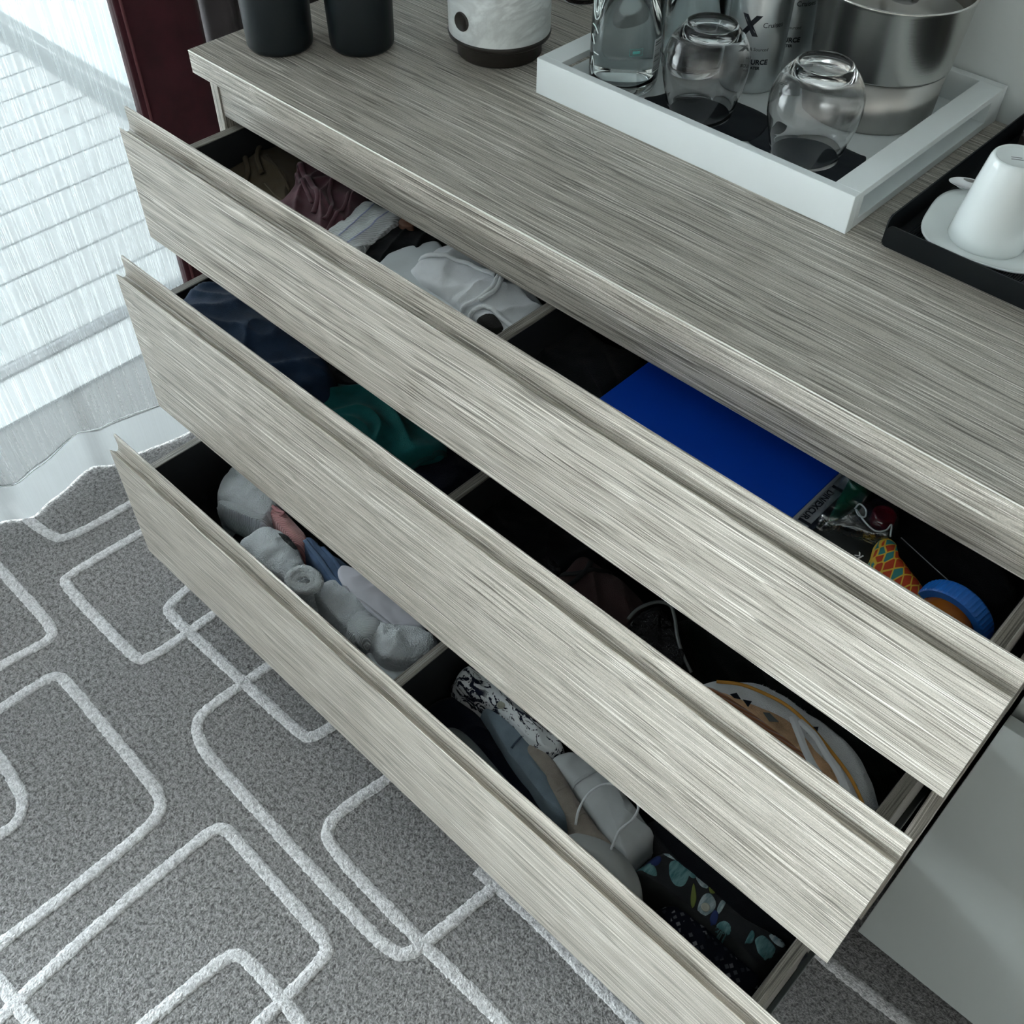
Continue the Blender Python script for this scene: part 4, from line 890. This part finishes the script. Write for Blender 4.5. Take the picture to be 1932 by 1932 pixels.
# frayed rim
bm = bmesh.new(); random.seed(12); FR = cr([(1.1112,0.0528,0.6000), (1.1387,0.0570,0.6000), (1.1683,0.0570,0.6000), (1.1992,0.0562,0.6000), (1.2296,0.0484,0.6000), (1.2572,0.0338,0.5990), (1.2810,0.0111,0.5990)], 60)
for i, p in enumerate(FR):
    for _ in range(2):
        a = random.uniform(0, 6.28); l_ = random.uniform(.002, .0055); d = Vector((cos(a)*l_, sin(a)*l_, random.uniform(0, .003))); s = Vector((-d.y, d.x, 0)).normalized()*.0005
        v1, v2, v3 = bm.verts.new(p-s), bm.verts.new(p+s), bm.verts.new(p+d); bm.faces.new((v1, v2, v3))
fr_ = link('frayed_edge', bm, Mwf); tag(fr_, kind='stuff'); put(fr_, bb)

# ---- bottom drawer, left bay
Z3 = .127
C_('folded_garment', [(-0.0527,-0.0830),(-0.0617,0.0066),(0.0054,0.0321),(0.1152,0.0237),(0.2055,0.0024),(0.2683,-0.0232),(0.2608,-0.0640),(0.1814,-0.0735),(0.0887,-0.0757)], .185, Z3, cloth_mat('black_blue', (.003, .004, .009), 700), 'black cloth at the bottom left of the lowest drawer', 'clothing', bulge=.02, drop=.03, fold=(.6, 20, .008), seed=5.8)
Msk = cloth_mat('terry_white', (.86, .89, .92), 420, .08, .95, .7, .15); Mrbk = knit_mat('ribbed_cuff', (.80, .83, .87), 150, .7)
s1 = C_('sock', [(0.1188,-0.0775),(0.0926,-0.0566),(0.0742,-0.0251),(0.0692,0.0018),(0.1097,0.0187),(0.1907,0.0156),(0.2160,-0.0040),(0.2272,-0.0413),(0.1944,-0.0562),(0.1498,-0.0684)], .262, Z3, Msk, 'balled white sock at the left, half under the middle drawer', 'sock', bulge=.018, drop=.04, fold=(.5, 25, .004), seed=1.5, fine=.003, group='white socks in the bottom drawer')
cuff = C_('cuff', [(0.1205,-0.0769),(0.1357,-0.0586),(0.1746,-0.0418),(0.2117,-0.0265),(0.2262,-0.0398),(0.2197,-0.0530),(0.1796,-0.0681),(0.1402,-0.0787)], .2640, .20, Mrbk, bulge=.006, drop=.02, fold=(.5, 10, .0005), seed=1.6, fine=.001); put(cuff, s1)
ex = C_('grey_heel', [(0.1943,-0.0261),(0.1840,0.0170),(0.2588,-0.0065),(0.2747,-0.0249),(0.2275,-0.0284)], .235, Z3, cloth_mat('grey_sock', (.16, .165, .175), 600), bulge=.006, drop=.02, fold=(.5, 20, .003), seed=1.9); tag(ex, 'dim grey sock under the pink knit', 'sock')
pk = C_('knit_garment', [(0.1944,-0.0224),(0.1963,-0.0101),(0.2193,-0.0069),(0.2683,-0.0107),(0.3081,-0.0172),(0.3221,-0.0331),(0.3075,-0.0441),(0.2664,-0.0378),(0.2272,-0.0337)], .262, Z3, knit_mat('pink_ribbed', (.72, .36, .36), 110, 1.2), 'pink ribbed knit strip between the socks and the denim', 'clothing', bulge=.008, drop=.03, fold=(.4, 40, .003), seed=3.3)
strip('pink_tie', [(0.2061,-0.0171), (0.2226,-0.0184), (0.2371,-0.0146), (0.2393,-0.0244)], pk, mat('pink_tape', (.55, .25, .26), .7), .0030, .003, r=.4)
Mdn = cloth_mat('denim', (.11, .18, .31), 1200, .35, .9, .5)
dn = C_('jeans', [(0.2873,-0.0258),(0.2923,-0.0126),(0.3271,-0.0119),(0.3904,-0.0069),(0.4561,-0.0057),(0.5131,-0.0329),(0.5028,-0.0575),(0.4715,-0.0586),(0.4268,-0.0600),(0.3764,-0.0521),(0.3294,-0.0422)], .262, Z3, Mdn, 'folded blue denim with stitched seams in the bottom drawer', 'clothing', bulge=.008, drop=.03, fold=(2.2, 45, .005), seed=4.1)
strip('stitched_seam', [(0.3092,-0.0261), (0.3561,-0.0355), (0.4099,-0.0459), (0.4693,-0.0533)], dn, cloth_mat('denim_seam', (.15, .23, .37), 900), .0040, .0015, r=.5)
strip('stitched_seam', [(0.3133,-0.0122), (0.3625,-0.0180), (0.4164,-0.0288)], dn, Mdn, .0036, .0015, r=.5)
s2 = C_('sock', [(0.2348,-0.1161),(0.2303,-0.0910),(0.2289,-0.0624),(0.2451,-0.0467),(0.2797,-0.0397),(0.3207,-0.0439),(0.3616,-0.0599),(0.3958,-0.0654),(0.4140,-0.0780),(0.4145,-0.0970),(0.3895,-0.1094),(0.3463,-0.1134),(0.2991,-0.1206)], .272, Z3, Msk, 'folded white sock with a grey heel patch and rolled opening', 'sock', bulge=.020, drop=.045, fold=(2.0, 22, .006), seed=2.5, fine=.003, group='white socks in the bottom drawer')
patch('heel_patch', [(0.2797,-0.0563), (0.2931,-0.0432), (0.3183,-0.0464), (0.3261,-0.0581), (0.3007,-0.0603)], s2, cloth_mat('grey_terry', (.10, .105, .11), 400, .2, .95, .8), .0012)
tube('rolled_opening', [(0.3825,-0.1122,0.2960), (0.3759,-0.0988,0.3000), (0.3846,-0.0805,0.3020), (0.4068,-0.0748,0.3000), (0.4205,-0.0812,0.2960), (0.4188,-0.0976,0.2930), (0.4018,-0.1100,0.2920)], .0075, Msk, s2, closed=True, n=14)
tube('rolled_opening', [(0.3899,-0.1061,0.2970), (0.3865,-0.0966,0.2990), (0.3923,-0.0859,0.3000), (0.4069,-0.0827,0.2990), (0.4129,-0.0902,0.2960), (0.4050,-0.1012,0.2950)], .0050, Msk, s2, closed=True, n=12)
s3 = C_('sock', [(0.3872,-0.0846),(0.3937,-0.0599),(0.4067,-0.0426),(0.4422,-0.0387),(0.4914,-0.0360),(0.5225,-0.0497),(0.5209,-0.0728),(0.5401,-0.0894),(0.5229,-0.0963),(0.4730,-0.0978),(0.4262,-0.0919)], .265, Z3, Msk, 'flat white sock between the denim and the drawer front', 'sock', bulge=.012, drop=.04, fold=(1.2, 20, .004), seed=3.5, fine=.003, group='white socks in the bottom drawer')
c3_ = C_('cuff', [(0.5128,-0.1057),(0.5008,-0.0891),(0.4942,-0.0638),(0.5103,-0.0511),(0.5244,-0.0590),(0.5264,-0.0783),(0.5338,-0.1020)], .280, .25, Mrbk, bulge=.005, drop=.012, fold=(.5, 10, .0005), seed=3.6, fine=.001); put(c3_, s3)
wp = C_('pocket_lining', [(0.3937,-0.0355),(0.3878,-0.0192),(0.4098,-0.0104),(0.4543,-0.0029),(0.5177,-0.0019),(0.5813,-0.0029),(0.6037,-0.0125),(0.5762,-0.0322),(0.5620,-0.0530),(0.5134,-0.0545),(0.4615,-0.0520),(0.4231,-0.0487)], .274, Z3, cloth_mat('lilac_white_cotton', (.70, .69, .75), 1300, .04, .8, .15), 'smooth lilac-white cotton flap with a stitched hem beside the denim', 'clothing', bulge=.007, drop=.03, fold=(.9, 22, .004), seed=4.6)
strip('stitched_hem', [(0.4268,-0.0451), (0.4652,-0.0485), (0.5117,-0.0474), (0.5572,-0.0464)], wp, cloth_mat('hem_thread', (.56, .55, .60), 900), .0016, .0012)
s4 = C_('sock', [(0.5064,-0.0827),(0.5130,-0.0620),(0.5465,-0.0495),(0.5764,-0.0205),(0.6147,-0.0087),(0.6354,-0.0137),(0.6449,-0.0373),(0.6376,-0.0659),(0.6144,-0.0937),(0.5866,-0.1046),(0.5531,-0.0990),(0.5297,-0.0982)], .276, Z3, Msk, 'plump white terry sock against the divider', 'sock', bulge=.020, drop=.05, fold=(.7, 24, .006), seed=5.5, fine=.0035, group='white socks in the bottom drawer')
c4_ = C_('cuff', [(0.5178,-0.0951),(0.5149,-0.0753),(0.5288,-0.0589),(0.5463,-0.0590),(0.5567,-0.0769),(0.5550,-0.0992),(0.5378,-0.1035)], .292, .26, Mrbk, bulge=.006, drop=.014, fold=(.5, 10, .0005), seed=5.6, fine=.001); put(c4_, s4)
C_('folded_garment', [(0.5434,-0.1044),(0.5746,-0.0879),(0.6197,-0.0511),(0.6313,-0.0053),(0.6444,-0.0064),(0.6434,-0.0951),(0.6231,-0.1147)], .255, Z3, Mw2, 'pale grey cloth under the plump sock by the divider', 'clothing', bulge=.003, drop=.03, fold=(.3, 20, .002), seed=6.1)

# ---- bottom drawer, right bay
m = mat('ink_print', (.7, .72, .74), .7, spec=.2); v = coords(m, (1, 1, 1), rot=(0, 0, .8)); v2 = coords(m, (34, 80, 40), rot=(0, 0, .5))
n_ = noi(m, v2, 1.0, 5, .62, 2.2); msk = noi(m, v, 13, 2)
pr = ramp(m, [(.485, (.82, .84, .86)), (.505, (.008, .010, .028))], n_); pr2 = ramp(m, [(.57, (.82, .84, .86)), (.585, (.008, .010, .028))], n_)
L(m, mix(m, ramp(m, [(.46, (0, 0, 0)), (.54, (1, 1, 1))], msk), pr, pr2), bsdf(m).inputs['Base Color']); bump(m, noi(m, v, 900, 2), .2, .0008)
Mink = m
nb = C_('folded_garment', [(0.6716,-0.1010),(0.6792,-0.0410),(0.7354,-0.0392),(0.8141,-0.0511),(0.8890,-0.0738),(0.9490,-0.0946),(0.9168,-0.1147),(0.8048,-0.1084)], .225, Z3, cloth_mat('navy_dark', (.003, .005, .016), 800), 'very dark navy garment under the rolled shirts', 'clothing', bulge=.010, drop=.03, fold=(.8, 30, .006), seed=6.9)
bl = C_('shirt', [(0.7437,-0.0446),(0.7485,-0.0348),(0.7825,-0.0298),(0.8238,-0.0333),(0.8584,-0.0420),(0.9116,-0.0606),(0.9613,-0.0793),(0.9831,-0.0907),(0.9726,-0.1008),(0.9412,-0.0988),(0.8900,-0.0871),(0.8310,-0.0745),(0.7840,-0.0595)], .258, Z3, cloth_mat('dusty_blue_shirt', (.24, .31, .37), 900, .18), 'rolled dusty blue shirt between the printed shirt and the sandals', 'shirt', bulge=.012, drop=.04, fold=(1.3, 90, .005), seed=2.6, group='rolled shirts in the bottom drawer')
strip('seam', [(0.8343,-0.0669), (0.8332,-0.0512), (0.8315,-0.0359)], bl, mat('navy_thread', (.05, .075, .11), .8), .0016, .001)
be = C_('shirt', [(0.8323,-0.0504),(0.8330,-0.0353),(0.8574,-0.0298),(0.9023,-0.0394),(0.9537,-0.0578),(1.0157,-0.0737),(1.0603,-0.0824),(1.0666,-0.1065),(1.0297,-0.1120),(0.9784,-0.0991),(0.9217,-0.0776),(0.8694,-0.0596)], .264, Z3, cloth_mat('beige_linen', (.37, .325, .28), 700, .2, .95, .5), 'rolled beige linen shirt beside the dusty blue one', 'shirt', bulge=.012, drop=.04, fold=(2.0, 75, .004), seed=3.8, group='rolled shirts in the bottom drawer')
strip('seam', [(0.9276,-0.0733), (0.9330,-0.0592), (0.9367,-0.0443)], be, cloth_mat('beige_seam', (.36, .32, .28), 900), .0022, .001)
strip('seam', [(0.9750,-0.0877), (0.9778,-0.0688), (0.9806,-0.0497)], be, cloth_mat('beige_seam2', (.34, .30, .26), 900), .0022, .001)
gs = C_('shirt', [(0.8794,-0.0405),(0.8844,-0.0143),(0.9131,-0.0007),(0.9611,0.0014),(1.0188,-0.0101),(1.0606,-0.0214),(1.0734,-0.0238),(1.0742,-0.0294),(1.0726,-0.0537),(1.0715,-0.0792),(1.0684,-0.0842),(1.0587,-0.0835),(1.0310,-0.0814),(0.9867,-0.0683),(0.9342,-0.0530)], .270, Z3, cloth_mat('silver_grey_shirt', (.56, .58, .59), 1300, .08, .7, .2, .2), 'rolled pale grey shirt nearest the middle drawer', 'shirt', bulge=.014, drop=.04, fold=(2.9, 42, .0035), seed=5.9, group='rolled shirts in the bottom drawer')
strip('seam', [(0.9390,-0.0531), (0.9444,-0.0367), (0.9492,-0.0138)], gs, cloth_mat('grey_seam', (.50, .52, .53), 900), .0024, .0012)
ps = C_('shirt', [(0.6854,-0.0470),(0.6771,-0.0312),(0.6818,-0.0132),(0.7094,-0.0065),(0.7615,-0.0083),(0.8209,-0.0138),(0.8724,-0.0127),(0.9008,-0.0125),(0.9033,-0.0301),(0.8869,-0.0401),(0.8507,-0.0456),(0.7989,-0.0413),(0.7428,-0.0456),(0.7048,-0.0503)], .276, Z3, Mink, 'white shirt with navy ink print and pearl button, rolled in the right bay', 'shirt', bulge=.012, drop=.045, fold=(.9, 25, .004), seed=7.3, group='rolled shirts in the bottom drawer')
def button(host, x, y, r, parent):
    z = o_f[host.name](x, y)+.0010
    o = lathe('button', [(0, 0), (r, 0), (r*1.03, .0010), (r*.9, .0022), (r*.66, .0018), (r*.5, .0012), (r*.2, .0016), (0, .0014)], (x, y, z), mat('pearl_button', (.45, .45, .38), .2, spec=.6, Coat_Weight=.5), None, 28); put(o, parent)
button(ps, *(0.7815,-0.0346), .0062, ps)
ol = C_('shoe_sole', [(0.7222,-0.1189),(0.7240,-0.1023),(0.7424,-0.0919),(0.7796,-0.0914),(0.8300,-0.0986),(0.8928,-0.1064),(0.9382,-0.1065),(0.9762,-0.1052),(0.9887,-0.1298),(0.9268,-0.1477),(0.8405,-0.1435),(0.7663,-0.1342)], .262, Z3, mat('grey_rubber', (.12, .135, .14), .5), 'smooth dark grey rubber sole edge along the drawer front', 'shoe', bulge=.008, drop=.03, fold=(.9, 3, .0005), seed=1.1, fine=.0002)
ms = thing('face_mask', 'domed grey moulded cup with a white elastic loop, by the drawer front', 'mask', (1.03, -.12, .27))
o = C_('moulded_cup', [(0.9704,-0.1265),(0.9752,-0.1050),(0.9918,-0.0912),(1.0193,-0.0793),(1.0532,-0.0755),(1.0879,-0.0824),(1.1122,-0.0982),(1.1196,-0.1151),(1.1036,-0.1257),(1.0609,-0.1282),(1.0146,-0.1280)], .268, Z3, cloth_mat('grey_foam', (.36, .375, .37), 1500, .05, .7, .1), bulge=.024, drop=.05, fold=(.9, 5, .0008), seed=2.0, fine=.0005); put(o, ms)
tube('elastic_loop', [(0.9849,-0.0990,0.2900), (0.9755,-0.0823,0.2960), (0.9706,-0.0595,0.3000), (0.9745,-0.0375,0.3020), (0.9874,-0.0235,0.3030), (1.0071,-0.0176,0.3030), (1.0311,-0.0240,0.3020), (1.0376,-0.0430,0.3000), (1.0342,-0.0653,0.2970), (1.0389,-0.0834,0.2920), (1.0411,-0.0919,0.2860)], .0018, cloth_mat('white_elastic', (.72, .74, .76), 900), ms, n=10)
# floral shirt
fs = C_('shirt', [(1.0702,-0.0827),(1.0711,-0.0614),(1.0746,-0.0373),(1.0964,-0.0245),(1.1495,-0.0242),(1.2106,-0.0260),(1.2659,-0.0226),(1.2922,-0.0202),(1.2978,-0.0346),(1.2870,-0.0540),(1.2779,-0.0698),(1.2413,-0.0692),(1.1943,-0.0730),(1.1483,-0.0745),(1.1080,-0.0792)], .262, Z3, cloth_mat('charcoal_cotton', (.022, .024, .026), 900, .2), 'charcoal shirt with teal leaf print and pearl button, right bay', 'shirt', bulge=.010, drop=.04, fold=(.8, 18, .003), seed=8.4, group='rolled shirts in the bottom drawer')
def leafm(n_, a, b):
    m = mat(n_, a, .8, spec=.15); L(m, ramp(m, [(.35, a), (.62, b)], noi(m, coords(m, (60, 16, 20), rot=(0, 0, .9)), 3, 3)), bsdf(m).inputs['Base Color']); return m
LT = leafm('teal_print_leaf', (.055, .15, .165), (.16, .30, .31)); LW = leafm('pale_print_leaf', (.17, .25, .27), (.42, .48, .50)); LB = mat('blue_print', (.010, .025, .115), .8); LG = mat('green_print', (.13, .16, .03), .8)
for pts, mm in (
  ([(1.0710,-0.0729),(1.0804,-0.0597),(1.0959,-0.0610),(1.1056,-0.0698),(1.0957,-0.0753),(1.0811,-0.0763)], LT),
  ([(1.0777,-0.0563),(1.0841,-0.0439),(1.0939,-0.0447),(1.0967,-0.0563),(1.0909,-0.0638),(1.0842,-0.0622)], LB),
  ([(1.0767,-0.0345),(1.0862,-0.0211),(1.1054,-0.0191),(1.1183,-0.0231),(1.1189,-0.0308),(1.1040,-0.0370),(1.0893,-0.0389)], LW),
  ([(1.1038,-0.0413),(1.1101,-0.0310),(1.1238,-0.0280),(1.1352,-0.0372),(1.1401,-0.0562),(1.1329,-0.0651),(1.1213,-0.0626),(1.1103,-0.0531)], LT),
  ([(1.1209,-0.0288),(1.1288,-0.0252),(1.1418,-0.0308),(1.1431,-0.0395),(1.1336,-0.0408)], LT),
  ([(1.1415,-0.0351),(1.1477,-0.0271),(1.1590,-0.0282),(1.1639,-0.0372),(1.1552,-0.0417)], LW),
  ([(1.1452,-0.0434),(1.1541,-0.0506),(1.1631,-0.0614),(1.1655,-0.0725),(1.1555,-0.0639),(1.1484,-0.0522)], LG),
  ([(1.1624,-0.0328),(1.1701,-0.0292),(1.1743,-0.0350),(1.1693,-0.0398)], LG),
  ([(1.1659,-0.0606),(1.1642,-0.0467),(1.1703,-0.0388),(1.1828,-0.0442),(1.1875,-0.0551),(1.1827,-0.0692),(1.1716,-0.0704)], LW),
  ([(1.1886,-0.0521),(1.1853,-0.0360),(1.1903,-0.0312),(1.1939,-0.0431),(1.1947,-0.0557)], LW),
  ([(1.1876,-0.0645),(1.1866,-0.0540),(1.1939,-0.0546),(1.1992,-0.0665),(1.1943,-0.0712)], LB),
  ([(1.1992,-0.0665),(1.2037,-0.0565),(1.2128,-0.0553),(1.2193,-0.0620),(1.2177,-0.0691),(1.2077,-0.0713)], LT),
  ([(1.2393,-0.0612),(1.2363,-0.0419),(1.2428,-0.0430),(1.2466,-0.0542),(1.2415,-0.0609)], LT),
  ([(1.2454,-0.0479),(1.2502,-0.0360),(1.2660,-0.0354),(1.2741,-0.0403),(1.2723,-0.0565),(1.2599,-0.0595),(1.2518,-0.0546)], LT),
  ([(1.2551,-0.0312),(1.2643,-0.0186),(1.2757,-0.0188),(1.2787,-0.0305),(1.2687,-0.0347)], LW),
): patch('printed_leaf', pts, fs, mm, .0010, 5)
button(fs, *(1.1765,-0.0599), .0058, fs)
m = mat('check_print', (.01, .01, .015), .85, spec=.1); v = coords(m, (1, 1, 1), rot=(0, 0, .55)); vo = N(m, 'ShaderNodeTexVoronoi'); vo.distance = 'CHEBYCHEV'; vo.inputs['Scale'].default_value = 105; vo.inputs['Randomness'].default_value = .45; L(m, v, vo.inputs[0])
sx = N(m, 'ShaderNodeSeparateColor'); L(m, vo.outputs['Color'], sx.inputs[0])
sq = ramp(m, [(.24, (1, 1, 1)), (.27, (0, 0, 0))], vo.outputs['Distance']); lum = ramp(m, [(.2, (.02, .022, .03)), (.9, (.17, .175, .19))], sx.outputs[0])
L(m, mix(m, sq, (.005, .006, .012), lum), bsdf(m).inputs['Base Color'])
C_('shirt', [(1.1221,-0.0955),(1.1303,-0.0778),(1.1611,-0.0724),(1.2024,-0.0705),(1.2445,-0.0714),(1.2770,-0.0716),(1.2915,-0.0753),(1.2904,-0.1024),(1.2767,-0.1112),(1.2318,-0.1106),(1.1830,-0.1124),(1.1468,-0.1100)], .250, Z3, m, 'black shirt with tiny pale checks in the corner of the bottom drawer', 'shirt', bulge=.010, drop=.04, fold=(.8, 22, .006), seed=9.1, group='rolled shirts in the bottom drawer')
C_('folded_garment', [(1.0377,-0.0210),(1.0539,0.0054),(1.1237,0.0091),(1.1999,0.0116),(1.2638,0.0150),(1.3057,-0.0004),(1.2729,-0.0229),(1.2527,-0.0406),(1.2203,-0.0411),(1.1588,-0.0379),(1.0968,-0.0376)], .268, Z3, cloth_mat('black_plain', (.003, .004, .007), 900), 'plain black folded garment behind the leaf-print shirt', 'clothing', bulge=.006, drop=.04, fold=(.8, 15, .003), seed=9.6)
